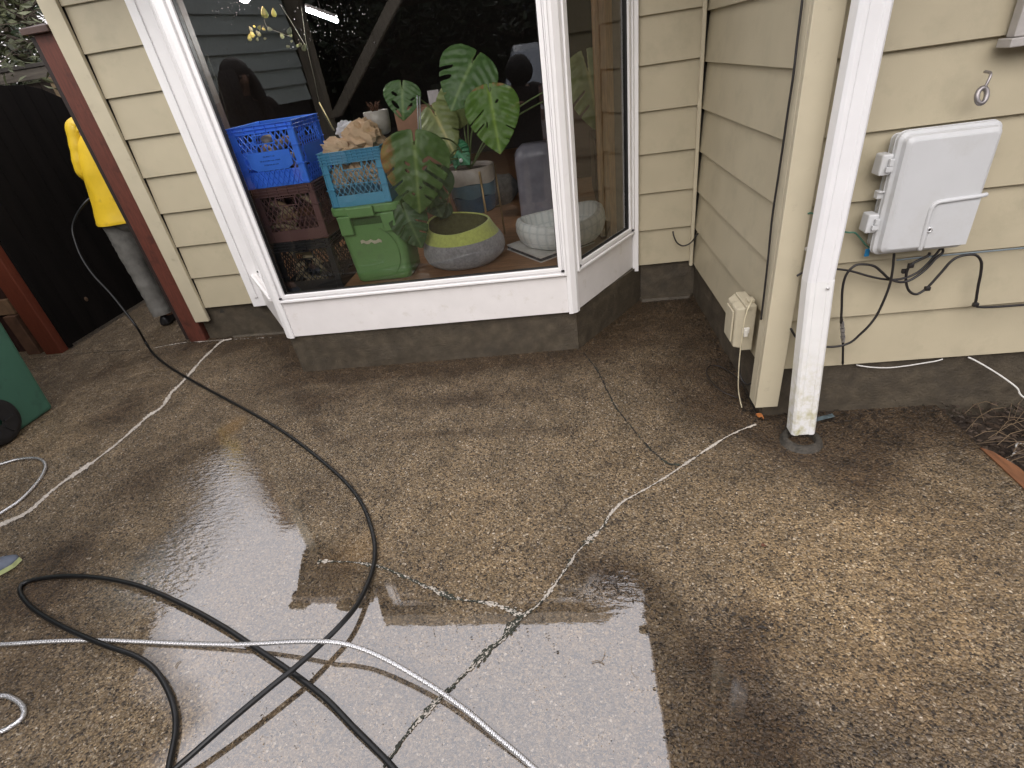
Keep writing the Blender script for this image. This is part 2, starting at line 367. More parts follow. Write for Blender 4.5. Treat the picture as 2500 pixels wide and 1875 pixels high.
# cracks in the slab: a dark split with pale mineral crust along it (children of the patio)
crust_m = mat('mineral_crust', (.46, .42, .365), rough=.55, var=.25, vscale=90, bump=.5, bscale=300)
split_m = mat('crack_dark', (.018, .015, .012), rough=.8, var=.3)
moss_m = mat('crack_moss', (.030, .034, .024), rough=.8, var=.4, vscale=120)
def crack(pts, wd, wc, seed, dens=1.0, moss=0.0, zo=.0015):
    rs = random.Random(seed); P = spline([GF(u, v) for u, v in pts], 14)
    Q = []
    for k in range(len(P)-1):
        for t in (0, .5): Q.append(P[k]*(1-t) + P[k+1]*t)
    if wd > 0:
        mb = MB(); vs = []; fs = []
        for k, q in enumerate(Q):
            d = Q[min(k+1, len(Q)-1)] - Q[max(k-1, 0)]; d = d / (np.linalg.norm(d) + 1e-9); nn = np.array([-d[1], d[0], 0])
            j = noise.noise((q[0]*45, q[1]*45, seed)) * .005 + noise.noise((q[0]*130, q[1]*130, seed+9)) * .003; ww = wd * max(.12, .6 + .9 * noise.noise((q[0]*25, q[1]*25, seed+5)))
            vs += [q + nn*(j+ww) + (0, 0, zo), q + nn*(j-ww) + (0, 0, zo)]
        for k in range(len(Q)-1): fs.append((2*k, 2*k+1, 2*k+3, 2*k+2))
        o = mb.add(vs, fs).build('crack', split_m, patio)
    for M, amt, nm in ((crust_m, dens, 'mineral_crust'), (moss_m, moss, 'moss')):
        if amt <= 0: continue
        mb = MB()
        for k, q in enumerate(Q[:-1]):
            gate = (.5 + noise.noise((q[0]*9, q[1]*9, seed + len(nm)))) if seed == 1 else max(0, .22 + 1.7*noise.noise((q[0]*13, q[1]*13, seed + len(nm))))
            for _ in range(int(14 * amt * max(0, gate + .15) + rs.random())):
                s = wc * (.35 + .9 * max(0, gate)); c = q + np.array([rs.gauss(0, s*.55), rs.gauss(0, s*.55), zo + .001 + rs.random()*.0012]); r = rs.uniform(.0012, .0042) * (1 + wc*40)
                a0 = rs.random()*6.28; st = rs.uniform(.4, 1); n = 6; dd_ = Q[k+1] - q; an = math.atan2(dd_[1], dd_[0])
                ring = []
                for i in range(n):
                    th = a0 + i*6.283/n; rr = r * rs.uniform(.6, 1.25); ex, ey = math.cos(th)*rr*1.5, math.sin(th)*rr*st
                    ring.append((c[0]+ex*math.cos(an)-ey*math.sin(an), c[1]+ex*math.sin(an)+ey*math.cos(an), c[2]))
                top = (c[0], c[1], c[2] + r*.5); mb.add(ring + [top], [(i, (i+1) % n, n) for i in range(n)])
        mb.build(nm, M, patio)
crack([(-20,1146),(0,1135),(60,1107),(120,1055),(170,1020),(220,985),(270,945),(320,900),(350,880),(370,850),(400,820),(430,785),(455,760),(480,738),(500,733)], .0025, .012, 1, 1.0)
crack([(1632,918),(1600,930),(1560,950),(1500,990),(1440,1030),(1390,1060),(1345,1085),(1315,1115)], .0035, .0045, 2, .55)
crack([(1315,1115),(1300,1140),(1250,1190),(1215,1240),(1170,1300),(1130,1332)], .0045, .007, 3, .40, .10)
crack([(1130,1332),(1110,1350),(1080,1385),(1050,1410),(1000,1460),(960,1500),(930,1530),(900,1560),(870,1600),(840,1640),(815,1680)], .0065, .008, 4, .14, .35)
crack([(690,1213),(760,1215),(820,1225),(870,1245),(930,1272),(980,1292),(1040,1302),(1080,1310),(1130,1332)], .0035, .008, 5, .18, .28)
crack([(1260,762),(1290,800),(1310,840),(1330,880),(1370,930),(1400,965),(1440,1000),(1470,1005)], .0052, .004, 6, 0, .08)
crack([(60,778),(100,771),(200,762),(320,755)], .005, .004, 7, 0.03)
crack([(320,755),(390,742),(440,738),(500,734),(600,729)], .003, .006, 8, .25)

# ================================================================== HOUSE
siding_m = mat('tan_siding_paint', (.462, .410, .292), rough=.42, spec=.4, var=.06, vscale=5, bump=.12, bscale=260, dirt=(.36, .325, .23), dscale=6, dlo=.52, dhi=.85, speck=((.07, .06, .045), 22, .06, .78))
trim_m = mat('tan_trim_paint', (.54, .485, .355), rough=.4, var=.05, vscale=9, dirt=(.30, .26, .18), dscale=14, dlo=.62, dhi=.9, speck=((.05, .04, .03), 22, .05, .78), bump=.08)
white_m = mat('white_vinyl', (.86, .85, .85), rough=.28, spec=.5, var=.02, vscale=12, dirt=(.60, .58, .54), dscale=11, dlo=.64, dhi=.98, speck=((.08, .07, .06), 30, .035, .80))
skirt_m = mat('white_painted_skirt', (.80, .775, .765), rough=.4, var=.04, vscale=9, dirt=(.56, .52, .44), dscale=13, dlo=.58, dhi=.92, speck=((.12, .10, .08), 24, .05, .74), bump=.05)
conc_m = mat('damp_foundation_concrete', (.084, .068, .047), rough=.6, var=.35, vscale=16, bump=.9, bscale=90, dirt=(.050, .041, .030), dscale=12, dlo=.40, dhi=.72, speck=((.010, .008, .006), 30, .2, .6))
gasket_m = mat('black_gasket', (.02, .02, .02), rough=.5)
pane_m = glass_mat('window_glass', 2.3, (.99, 1.0, .995))
house = thing('house', 'tan lap-sided house with a white bay window above a damp concrete foundation', 'house', (0, 3.42, 0))
LAP = .2295
def siding(A, u, n, L, z0, nb, name, seed=0):
    T = local(A, u, n); mb = MB()
    for k in range(nb):
        z = z0 + LAP*k; z1 = z + LAP + .022
        pts = lambda x: [(x, 0, z), (x, -.015, z), (x, -.015, z+.004), (x, -.034, z+.004), (x, -.034, z1), (x, -.021, z1)]
        ns = max(2, int(L/.12)); vs = []; m_ = 6
        for i in range(ns+1):
            x = L*i/ns; d1 = .0022*noise.noise((x*1.7 + k*3.1, A[0]*5, A[1]*3)); d2 = .0016*noise.noise((x*2.3, k*2.7 + A[0], 4.0)); pq = pts(x)
            vs += [T((q[0], q[1] + (d2 if j in (0, 1) else 0), q[2] + (d1 if j in (0, 1, 2) else 0))) for j, q in enumerate(pq)]
        mb.add(vs, [(i*m_+j, i*m_+(j+1) % m_, (i+1)*m_+(j+1) % m_, (i+1)*m_+j) for i in range(ns) for j in range(m_)] + [tuple(range(m_-1, -1, -1)), tuple(range(ns*m_, ns*m_+m_))])
    return mb.build(name, siding_m, house, bevel=.0015, seg=1)
siding((-2.70, 3.42), (1, 0), (0, -1), .46, .264, 10, 'siding_wall')
siding((.452, 3.42), (1, 0), (0, -1), .358, .262, 10, 'siding_wall')
siding((.815, 3.44), (0, -1), (-1, 0), 1.38, .240, 10, 'siding_wall')
siding((.878, 2.01), (1, 0), (0, -1), 5.2, .262, 10, 'siding_wall')
# core walls behind the siding
core = mat('wall_sheathing', (.05, .045, .04), rough=.9)
for a_, b_ in (((-2.80, 3.456, .20), (-2.16, 3.56, 2.55)), ((.40, 3.461, .20), (.852, 3.56, 2.55)), ((.851, 2.046, .2), (.95, 3.46, 2.55)), ((.952, 2.046, .2), (6.2, 2.12, 2.55)), ((-2.80, 3.562, .2), (-2.72, 8.0, 2.55))): MB().box(a_, b_).build('wall_core', core, house)
def corner_board(polys, z0, z1, nm='corner_board', M=None):
    mb = MB()
    for p in polys: mb.prism(p, z0, z1)
    return mb.build(nm, M or trim_m, house, bevel=.003)
corner_board([[(-2.812, 3.398), (-2.702, 3.398), (-2.702, 3.424), (-2.812, 3.424)], [(-2.812, 3.4255), (-2.786, 3.4255), (-2.786, 3.52), (-2.812, 3.52)]], .165, 2.5)
corner_board([[(.782, 1.985), (.877, 1.985), (.877, 2.010), (.782, 2.010)], [(.782, 2.0115), (.806, 2.0115), (.806, 2.075), (.782, 2.075)]], .082, 2.5)
corner_board([[(.786, 3.392), (.806, 3.392), (.806, 3.419), (.786, 3.419)]], .235, 2.5, 'inside_corner_trim')
# left return of the house, beyond the gate
siding((-2.785, 8.0), (0, -1), (-1, 0), 4.47, .264, 10, 'siding_wall')
# foundation
BL, BR, BLI, BRI = (-1.75, 2.80), (.022, 2.815), (-2.16, 3.45), (.480, 3.45)
fm = MB()
def fwall(a, b, t=.12, z1=.258):
    a = np.array(a); b = np.array(b); d = (b-a)/np.linalg.norm(b-a); nn = np.array([-d[1], d[0]])   # inward is left of a->b
    n_ = max(2, int(np.linalg.norm(b-a)/.06)); vs = []; fs = []; zs = np.linspace(-.12, z1, 8)
    for i in range(n_+1):
        q = a + (b-a)*i/n_
        for z in zs:
            o_ = .006*noise.noise((q[0]*9, q[1]*9, z*9)); vs.append((q[0]-nn[0]*o_, q[1]-nn[1]*o_, z))
    for i in range(n_):
        for j in range(len(zs)-1): k = i*len(zs)+j; fs.append((k, k+len(zs), k+len(zs)+1, k+1))
    fm.add(vs, fs); fm.add([(*a, z1), (*b, z1), (*(b+nn*t), z1), (*(a+nn*t), z1)], [(0, 1, 2, 3)])
fwall((-2.80, 3.455), BLI); fwall(BLI, BL); fwall(BL, BR, .12, .262); fwall(BR, BRI); fwall(BRI, (.834, 3.45)); fwall((.834, 3.46), (.834, 2.036), .12, .236); fwall((.832, 2.036), (6.2, 2.036)); fwall((-2.79, 8), (-2.79, 3.46))
fm.build('foundation', conc_m, house, smooth=False)
# footing ledge at the base of the back corner
MB().hexa([(.47,3.40,-.02),(.80,3.395,-.02),(.83,3.448,-.02),(.46,3.448,-.02)], [(.49,3.415,.018),(.80,3.41,.014),(.83,3.448,.02),(.47,3.448,.024)]).build('footing', conc_m, house, bevel=.004)
MB().hexa([(-2.14,3.41,-.02),(-2.60,3.42,-.02),(-2.60,3.452,-.02),(-2.12,3.452,-.02)], [(-2.14,3.425,.012),(-2.60,3.435,.010),(-2.60,3.452,.012),(-2.12,3.452,.016)]).build('footing', conc_m, house, bevel=.004)

# bay window
ZT = 2.42
FL, FR, SL, SR = np.array([-1.742, 2.782]), np.array([.016, 2.782]), np.array([-2.215, 3.405]), np.array([.425, 3.405])
def side_frame(a, b):
    d = (b-a); L = np.linalg.norm(d); d = d/L; nn = np.array([d[1], -d[0]]); return local(a, d, nn), L
def sash(T, L, u0, u1, z0, z1, nm, dark_corner=True):
    """double ring sash in local frame: outer ring proud, inner bead, gasket, glass"""
    fr = MB()
    def ring(a, b, c, d, wd, y0, y1, mbd):
        mbd.box((a, y0, c), (a+wd, y1, d), T).box((b-wd, y0, c), (b, y1, d), T).box((a+wd, y0, c), (b-wd, y1, c+wd), T).box((a+wd, y0, d-wd), (b-wd, y1, d), T)
    ring(u0, u1, z0, z1, .014, -.03, .020, fr)
    ring(u0+.0145, u1-.0145, z0+.0145, z1-.0145, .009, -.03, .004, fr)
    ring(u0+.024, u1-.024, z0+.024, z1-.024, .021, -.03, .013, fr)
    o = fr.build(nm, white_m, house, bevel=.0025)
    gk = MB(); ring(u0+.0452, u1-.0452, z0+.0452, z1-.0452, .0035, -.028, .0, gk); gk.build('gasket', gasket_m, o)
    # little dark weep-hole plugs in the lower corners
    MB().box((u1-.03, .0132, z0+.0235), (u1-.012, .0215, z0+.0335), T).build('corner_plug', gasket_m, o); MB().box((u0+.012, .0132, z0+.0235), (u0+.026, .0215, z0+.0325), T).build('corner_plug', gasket_m, o)
    a, b, c, d = u0+.047, u1-.047, z0+.047, z1-.047
    MB().add([T(q) for q in ((a, -.012, c), (b, -.012, c), (b, -.012, d), (a, -.012, d))], [(0, 1, 2, 3)]).build('pane', pane_m, o)
    return o
TF = local(FL, (1, 0), (0, -1)); LF = FR[0]-FL[0]
TL, LL = side_frame(SL, FL); TS, LS = side_frame(np.array([-2.158, 3.405]), FL); TR, LR = side_frame(FR, SR)
sash(TF, LF, .028, LF-.030, .492, ZT-.02, 'front_sash')
sash(TR, LR, .040, LR-.016, .492, ZT-.02, 'side_sash')
sash(TS, LS, .055, LS-.045, .492, ZT-.02, 'side_sash')
sk_ = MB().box((.032, -.02, .262), (LF-.034, .0, .4895), TF); sk_.build('skirt_panel', skirt_m, house, bevel=.002)
MB().box((.03, -.02, .262), (LR-.004, .0, .4895), TR).build('skirt_panel', skirt_m, house, bevel=.002)
MB().box((.004, -.02, .262), (LL-.03, .0, .4895), TL).build('skirt_panel', skirt_m, house, bevel=.002)
def post(corner, dl, dr, nm='corner_post'):
    c = np.array(corner); dl = np.array(dl); dr = np.array(dr); nl = np.array([-dl[1], dl[0]]); nr = np.array([dr[1], -dr[0]])
    if nl[1] > 0: nl = -nl
    if nr[1] > 0: nr = -nr
    pr = .012
    poly = [c+dl*.034+nl*pr, c+dl*.012+nl*pr, c+dr*.012+nr*pr, c+dr*.036+nr*pr, c+dr*.036-nr*.03, c-(nl+nr)*.03, c+dl*.034-nl*.03]
    MB().prism([tuple(q) for q in poly], .256, ZT).build(nm, white_m, house, bevel=.002)
uR = (SR-FR)/np.linalg.norm(SR-FR); uL = (SL-FL)/np.linalg.norm(SL-FL)
post(FR, (-1, 0), uR); post(FL, uL, (1, 0))
MB().box((.418, 3.384, .236), (.456, 3.412, ZT)).build('casing', white_m, house, bevel=.003)
MB().box((-2.298, 3.384, .250), (-2.135, 3.412, ZT)).box((-2.262, 3.372, .32), (-2.236, 3.3835, ZT)).build('casing', white_m, house, bevel=.003)
# small stool ends under the side sashes
MB().box((.02, .0005, .470), (LL-.12, .022, .4915), TL).build('stool', white_m, house, bevel=.004)
# corner joint posts are backed by studs inside
stud = mat('bare_stud', (.30, .20, .11), rough=.6, var=.25, vscale=18, stretch=(6, 6, 1))
wood_m = mat('oak_interior_trim', (.46, .27, .125), rough=.4, var=.3, vscale=16, stretch=(8, 8, .8), bump=.05)
# roof with its eaves, soffit and gutters
eave_m = mat('soffit_paint', (.20, .17, .13), rough=.7, var=.1)
ro = MB()
ZE = 2.45
outer = [(-2.78, 2.98), (-2.0, 3.0), (-1.86, 2.70), (.10, 2.70), (.26, 2.95), (.50, 2.97), (.515, 1.30), (6.6, 1.30), (6.6, 8.2), (-3.0, 8.2), (-2.9, 3.4)]
ro.prism(outer, ZE, ZE+.16); ro.build('roof', eave_m, house)
gmt = mat('brown_gutter', (.10, .075, .055), rough=.4)
rq = random.Random(17)
for a_, b_, ax_, nx_ in (((-2.80, 2.90), (-2.02, 2.975), 0, -1), ((.42, 1.32), (.498, 2.94), 1, -1), ((.43, 1.22), (6.6, 1.296), 0, -1)):
    gt_ = MB().box((*a_, ZE-.01), (*b_, ZE+.10)).build('gutter', gmt, house, bevel=.01)
    # unseen lumps added to make the eave's reflection in the puddle jagged
    mo = MB(); L_ = b_[ax_]-a_[ax_]; k = a_[ax_]
    while k < b_[ax_]:
        s_ = rq.choice((.010, .014, .02, .03, .05, .075)); c_ = [0, 0, ZE+.10]; c_[ax_] = k; c_[1-ax_] = a_[1-ax_] + rq.uniform(-.02, .02); mo.ball(c_, (s_*rq.uniform(.8, 1.6), s_*rq.uniform(.8, 1.4), s_*.6), 7, 5); k += rq.choice((.03, .06, .12, .22, .35))
    m_ = mo.build('gutter_edge_lumps', mat('gutter_edge_lumps', (.04, .045, .02), rough=.9), gt_); m_['kind'] = 'stuff'
# room behind the bay
floor_m = mat('oak_floor', (.36, .19, .095), rough=.38, var=.35, vscale=9, stretch=(1.2, 9, 1), bump=.06)
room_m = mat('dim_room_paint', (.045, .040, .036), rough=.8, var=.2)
fl = [(-1.72, 2.806), (-.005, 2.806), (.39, 3.40), (.39, 3.57), (2.6, 3.57), (2.6, 7.6), (-2.7, 7.6), (-2.7, 3.57), (-2.17, 3.57), (-2.17, 3.40)]
MB().prism(fl, .47, .503).build('interior_floor', floor_m, house)
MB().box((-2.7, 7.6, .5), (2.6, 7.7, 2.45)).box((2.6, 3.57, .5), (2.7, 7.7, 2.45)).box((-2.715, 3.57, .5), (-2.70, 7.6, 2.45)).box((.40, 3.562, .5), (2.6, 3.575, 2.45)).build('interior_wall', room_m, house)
MB().box((-1.815, 2.93, .504), (-1.735, 2.985, 2.44)).build('interior_trim', mat('dull_wood_jamb', (.17, .12, .085), rough=.5, var=.3, vscale=14, stretch=(6, 6, .8)), house, bevel=.004)
tq = [T for T in [TR]][0]
MB().box((LR-.150, -.16, .504), (LR-.075, -.075, 2.44), tq).build('interior_trim', wood_m, house, bevel=.005)
MB().box((LR-.072, -.10, .504), (LR-.050, -.035, 2.44), tq).build('interior_trim', mat('grey_wood_liner', (.16, .13, .115), rough=.5), house, bevel=.003)
# right-hand window, only its lower left corner in view
wf = MB().box((1.362, 1.965, 1.405), (1.400, 2.0, 2.3)).box((1.40, 1.965, 1.405), (2.4, 2.0, 1.43)).build('window_frame', mat('grey_window_trim', (.42, .40, .38), rough=.5, var=.1), house, bevel=.003)
MB().box((1.345, 1.945, 1.380), (2.45, 2.005, 1.4035)).build('window_sill', MATS['grey_window_trim'], wf, bevel=.003)
MB().box((1.4005, 1.985, 1.4305), (2.4, 1.999, 2.3)).build('white_panel', mat('panel_white', (.82, .82, .82), rough=.5), wf)  # plain white panel filling the window opening

# ================================================================== THINGS ON THE OUTSIDE WALLS
# ---- downspout
ds = thing('downspout', 'white rectangular downspout with mossy stains at its foot, standing beside the corner board', 'downspout', (.935, 1.83, 0))
dsm = mat('white_downspout_paint', (.82, .82, .83), rough=.3, var=.03, vscale=10, speck=((.08, .07, .06), 30, .04, .76), bump=.03)
dsl = mat('stained_downspout_paint', (.78, .78, .77), rough=.4, var=.04, vscale=14, dirt=(.46, .43, .22), dscale=26, dlo=.44, dhi=.70, speck=((.10, .09, .05), 60, .085, .70), bump=.05)
# algae grows only on the lowest stretch of the pipe
n_ = dsl.node_tree.nodes; l_ = dsl.node_tree.links
for q_ in [x for x in n_ if x.type == 'MIX_RGB' and tuple(round(c, 2) for c in x.inputs[2].default_value[:3]) in ((.46, .43, .22), (.10, .09, .05))]:
    f_ = q_.inputs[0].links[0].from_socket; sx_ = n_.new('ShaderNodeSeparateXYZ'); l_.new([x for x in n_ if x.type == 'TEX_COORD'][0].outputs['Object'], sx_.inputs[0])
    zr = n_.new('ShaderNodeMapRange'); zr.inputs[1].default_value = .50; zr.inputs[2].default_value = .06; l_.new(sx_.outputs[2], zr.inputs[0]); mm = n_.new('ShaderNodeMath'); mm.operation = 'MULTIPLY'; l_.new(f_, mm.inputs[0]); l_.new(zr.outputs[0], mm.inputs[1]); l_.new(mm.outputs[0], q_.inputs[0])
def rpipe(a, b, wx, dy, M, nm, rib=.004):
    a = np.array(a); b = np.array(b); hx, hy = wx/2, dy/2; c = .010
    pr = [(-hx+c, -hy), (-hx*.45, -hy), (-hx*.40, -hy+rib), (hx*.40, -hy+rib), (hx*.45, -hy), (hx-c, -hy), (hx, -hy+c), (hx, hy-c), (hx-c, hy), (-hx+c, hy), (-hx, hy-c), (-hx, -hy+c)]
    n = len(pr); vs = [(a[0]+x, a[1]+y, a[2]) for x, y in pr] + [(b[0]+x, b[1]+y, b[2]) for x, y in pr]
    return MB().add(vs, [(i, (i+1) % n, (i+1) % n+n, i+n) for i in range(n)] + [tuple(range(n-1, -1, -1)), tuple(range(n, 2*n))]).build(nm, M, ds, bevel=.003)
rpipe((.906, 1.905, .708), (.912, 1.905, 2.5), .094, .070, dsm, 'upper_pipe')
rpipe((.936, 1.868, .035), (.907, 1.906, .716), .0962, .0722, dsl, 'lower_pipe')
MB().ball((.928, 1.864, .690), (.006, .004, .006)).build('screw', mat('screw_steel', (.6, .6, .6), rough=.35, metal=.8), ds, smooth=True)
MB().box((.848, 1.9, 1.62), (.97, 1.985, 1.65)).build('strap', dsm, ds, bevel=.003)
# ---- drain collar in the slab
dc = MB().lathe([(.050, -.04), (.051, .018), (.056, .026), (.070, .027), (.077, .021), (.083, .0), (.093, -.004)], (.930, 1.835, 0), 36, lambda q, i, t: (q[0]*(1+.05*noise.noise((q[0]*30, q[1]*30, i))), q[1]*(1+.05*noise.noise((q[0]*30, q[1]*30, i+7))), q[2]))
tag(dc.build('drain_collar', mat('mossy_drain_pipe', (.055, .047, .036), rough=.7, var=.5, vscale=60, bump=.9, bscale=120, dirt=(.02, .018, .014), dscale=20, dlo=.45, dhi=.65), smooth=True), 'round dirty drain collar in the slab around the foot of the white downspout', 'drain')
# ---- grey utility box on the right wall
ub = thing('utility_box', 'large pale grey plastic utility box with rounded lid mounted on the tan siding', 'utility box', (1.24, 1.99, .79))
gbm = mat('grey_box_plastic', (.56, .57, .58), rough=.42, var=.03, vscale=12, bump=.06, bscale=400, speck=((.06, .055, .05), 20, .07, .72), dirt=(.47, .47, .455), dscale=6, dlo=.5, dhi=.8)
def rrect(x0, x1, z0, z1, r, n=5):
    out = []
    for cx, cz, a0 in ((x1-r, z0+r, -90), (x1-r, z1-r, 0), (x0+r, z1-r, 90), (x0+r, z0+r, 180)):
        for k in range(n+1): a = R(a0 + 90*k/n); out.append((cx + r*math.cos(a), cz + r*math.sin(a)))
    return out
def slab(x0, x1, z0, z1, layers, nm, M, parent, r=.02):
    """stack of rounded rectangles (inset, y) closed at both ends"""
    mb = MB(); vs = []; n = 24
    for ins, y in layers:
        for x, z in rrect(x0+ins, x1-ins, z0+ins, z1-ins, max(.004, r-ins*.5)): vs.append((x, y, z))
    fs = [(i*n+k, i*n+(k+1) % n, (i+1)*n+(k+1) % n, (i+1)*n+k) for i in range(len(layers)-1) for k in range(n)]
    fs += [tuple(range(n)), tuple(range(len(layers)*n-1, (len(layers)-1)*n-1, -1))]
    return mb.add(vs, fs).build(nm, M, parent, bevel=.002)
slab(1.090, 1.385, .780, 1.180, [(.012, 2.0), (.006, 1.955), (.006, 1.945)], 'box_body', gbm, ub, .022)
lid = slab(1.086, 1.390, .776, 1.184, [(0, 1.9448), (0, 1.930), (.006, 1.926), (.010, 1.922), (.014, 1.906), (.024, 1.898), (.030, 1.896)], 'lid', gbm, ub, .026)
rb = MB()
P_ = spline([(1.228, 1.899, .790), (1.226, 1.8955, .84), (1.224, 1.8955, .90), (1.226, 1.8955, .940), (1.238, 1.8955, .953), (1.26, 1.8955, .956), (1.32, 1.8955, .959), (1.366, 1.8955, .961), (1.388, 1.901, .962)], 8)
rb.tube(P_, .0075, 8); rb.build('lid_ridge', gbm, lid, smooth=True)
MB().add([(1.238, 1.8953, .797), (1.372, 1.8953, .797), (1.372, 1.8953, .955), (1.24, 1.8953, .945)], [(0, 1, 2, 3)]).build('lower_lid_panel', gbm, lid)
lk = MB().lathe([(.0, .0), (.004, .0), (.004, .004), (.0095, .005), (.0105, .003), (.0105, 0)], (0, 0, 0), 16); lk.v = [(1.237+x, 1.8955-z, .862+y) for x, y, z in lk.v]
lk.build('lock', mat('lock_metal', (.7, .7, .7), rough=.3, metal=.5), lid, smooth=True)
kh = MB().box((1.2345, 1.8915, .858), (1.2395, 1.8918, .866)); kh.build('keyhole', gasket_m, lid)
for z0, z1 in ((1.052, 1.118), (.858, .922)):
    lt = MB().hexa([(1.048, 1.93, z0), (1.0865, 1.93, z0), (1.0865, 1.985, z0), (1.05, 1.985, z0)], [(1.052, 1.935, z1), (1.0865, 1.932, z1), (1.0865, 1.985, z1), (1.054, 1.985, z1)]).build('hinge_block', gbm, ub, bevel=.005)
    MB().box((1.0635, 1.919, z0+.012), (1.0855, 1.929, z0+.03)).box((1.069, 1.917, z0+.0305), (1.0825, 1.929, z1-.012)).build('latch', gbm, lt, bevel=.002)
MB().box((1.068, 1.945, .972), (1.0865, 1.968, .998)).box((1.068, 1.938, .992), (1.088, 1.9445, .999)).build('tab', gbm, ub, bevel=.002)
# ---- small beige box on the return wall
bb = thing('cable_box', 'small beige plastic cable box low on the side wall near the corner board', 'cable box', (.80, 2.24, .29))
bgm = mat('beige_box_plastic', (.50, .45, .33), rough=.5, var=.06, dirt=(.24, .20, .14), dscale=18, dlo=.56, dhi=.8, bump=.1)
X0, X1, Y0, Y1, Z0, Z1 = .705, .796, 2.155, 2.325, .296, .498
MB().box((.750, Y0+.004, Z0-.012), (X1, Y1-.004, Z1+.006)).build('box_back', bgm, bb, bevel=.004)
MB().hexa([(X0+.012, Y0+.02, Z0+.0), (X0+.012, Y1-.02, Z0), (.7495, Y1, Z0), (.7495, Y0, Z0)][::-1], [(X0+.010, Y0+.022, Z1-.014), (X0+.010, Y1-.022, Z1-.014), (.7495, Y1, Z1), (.7495, Y0, Z1)][::-1]).build('lid', bgm, bb, bevel=.006)
MB().box((X0+.001, Y0+.035, Z0+.02), (X0+.0095, Y1-.035, Z1-.03)).build('lid_panel', bgm, bb, bevel=.004)
MB().box((.742, Y0-.010, .378), (.772, Y0-.0005, .404)).box((.748, Y0-.016, .364), (.765, Y0-.0105, .398)).build('latch', mat('white_latch', (.7, .68, .62), rough=.4), bb, bevel=.002)
MB().box((.765, Y0+.03, Z1+.0065), (.795, Y0+.07, Z1+.022)).build('hinge_block', bgm, bb, bevel=.004)
# ---- eye hook
eh = thing('eye_hook', 'small metal screw eye fixed in the tan siding above the grey utility box', 'hook', (1.32, 1.98, 1.28))
hm = mat('dull_galvanised', (.30, .28, .28), rough=.4, metal=.75, var=.2)
rg_ = [(1.312 + .014*math.cos(a), 1.950 + .006*math.sin(a), 1.258 + .021*math.sin(a)) for a in np.linspace(0, 2*math.pi, 25)]
MB().tube(rg_, .0075, 10, False).build('ring', hm, eh, smooth=True)
MB().tube(spline([(1.315, 1.952, 1.281), (1.319, 1.953, 1.295), (1.324, 1.957, 1.310), (1.326, 1.966, 1.318), (1.326, 1.99, 1.320)], 6), .0042, 8).build('shank', hm, eh, smooth=True)

# ---- cables
blk = mat('black_cable_sheath', (.018, .016, .016), rough=.45, var=.2)
wht = mat('white_cable_sheath', (.62, .61, .58), rough=.45, var=.08)
grn = mat('green_wire_sheath', (.06, .17, .12), rough=.45)
def cable(label, pts, r, M, n=6, clips=(), name='cable', cat='cable'):
    mb = MB().tube(spline(pts, n), r, 8)
    o = tag(mb.build(name, M, smooth=True), label, cat)
    if len(clips):
        for p in clips:
            MB().box((p[0]-.009, p[1]-.010, p[2]-.008), (p[0]+.009, p[1]+.006, p[2]+.008)).build('clip', blk, o, bevel=.003)
    return o
W = lambda pts, y: [onY(*c2(*q), y) for q in pts]
cable('black cable sagging in a wide arc from behind the downspout up to the utility box', W([(150, 1240), (170, 1228), (240, 1195), (360, 1183), (480, 1185), (600, 1203), (760, 1248), (900, 1270), (1020, 1258), (1130, 1210), (1220, 1130), (1290, 1050), (1320, 1010)], 1.965), .0042, blk)
o = cable('black cable looping over the lap and hanging down to a metal coupler', [*W([(1330, 1010), (1330, 1050), (1270, 1105), (1190, 1190), (1080, 1268), (990, 1290), (900, 1262), (840, 1210), (780, 1162), (700, 1146), (620, 1157), (550, 1232), (520, 1350), (514, 1500), (508, 1620)], 1.955), onY(*c3(1308, 470), 1.965), onY(*c3(1312, 560), 1.968), onY(*c3(1320, 690), 1.97), onY(*c3(1318, 880), 1.985)], .0046, blk)
cp = [onY(*c3(1312, 500), 1.963), onY(*c3(1316, 560), 1.963), onY(*c3(1320, 610), 1.963), onY(*c3(1322, 680), 1.963)]
mb = MB()
for a, b, r in ((0, .25, .0075), (.3, .45, .009), (.5, .68, .0075), (.7, .8, .009), (.84, 1, .007)):
    f = lambda t: cp[0]*(1-t) + cp[-1]*t
    mb.tube([f(a), f(b)], r, 10)
mb.build('coupler', mat('cable_coupler_steel', (.45, .45, .46), rough=.3, metal=.8, var=.3), o)
cable('black cable dropping from the utility box and curving away behind the downspout', [*W([(938, 1060), (935, 1100), (925, 1200), (900, 1320), (850, 1450), (790, 1570), (720, 1659)], 1.945), onY(*c3(1475, 612), 1.95), onY(*c3(1400, 678), 1.955), onY(*c3(1300, 716), 1.96), onY(*c3(1170, 726), 1.965), onY(*c3(1000, 700), 1.97), onY(*c3(900, 640), 1.975), onY(*c3(850, 560), 1.98)], .0046, blk)
cable('black cable looping low under the utility box and back up into two clips', W([(1230, 1050), (1210, 1078), (1140, 1112), (1070, 1152), (1040, 1212), (1035, 1290), (1060, 1360), (1110, 1388), (1160, 1370), (1220, 1322), (1320, 1212), (1400, 1122), (1470, 1082), (1560, 1066), (1612, 1078), (1645, 1130), (1640, 1220), (1620, 1320), (1605, 1420), (1598, 1475), (1640, 1492), (1760, 1490), (1991, 1474), (2300, 1450)], 1.966), .0048, blk, clips=[onY(*c2(1070, 1155), 1.966), onY(*c2(1205, 1340), 1.966), onY(*c2(1020, 1200), 1.978), onY(*c2(1595, 1470), 1.966)])
cable('thin grey-blue wire running right along the lap under the utility box', W([(960, 1112), (1100, 1096), (1350, 1072), (1600, 1049), (1991, 1013), (2300, 985)], 1.972), .0034, mat('grey_blue_wire', (.16, .20, .22), rough=.4))
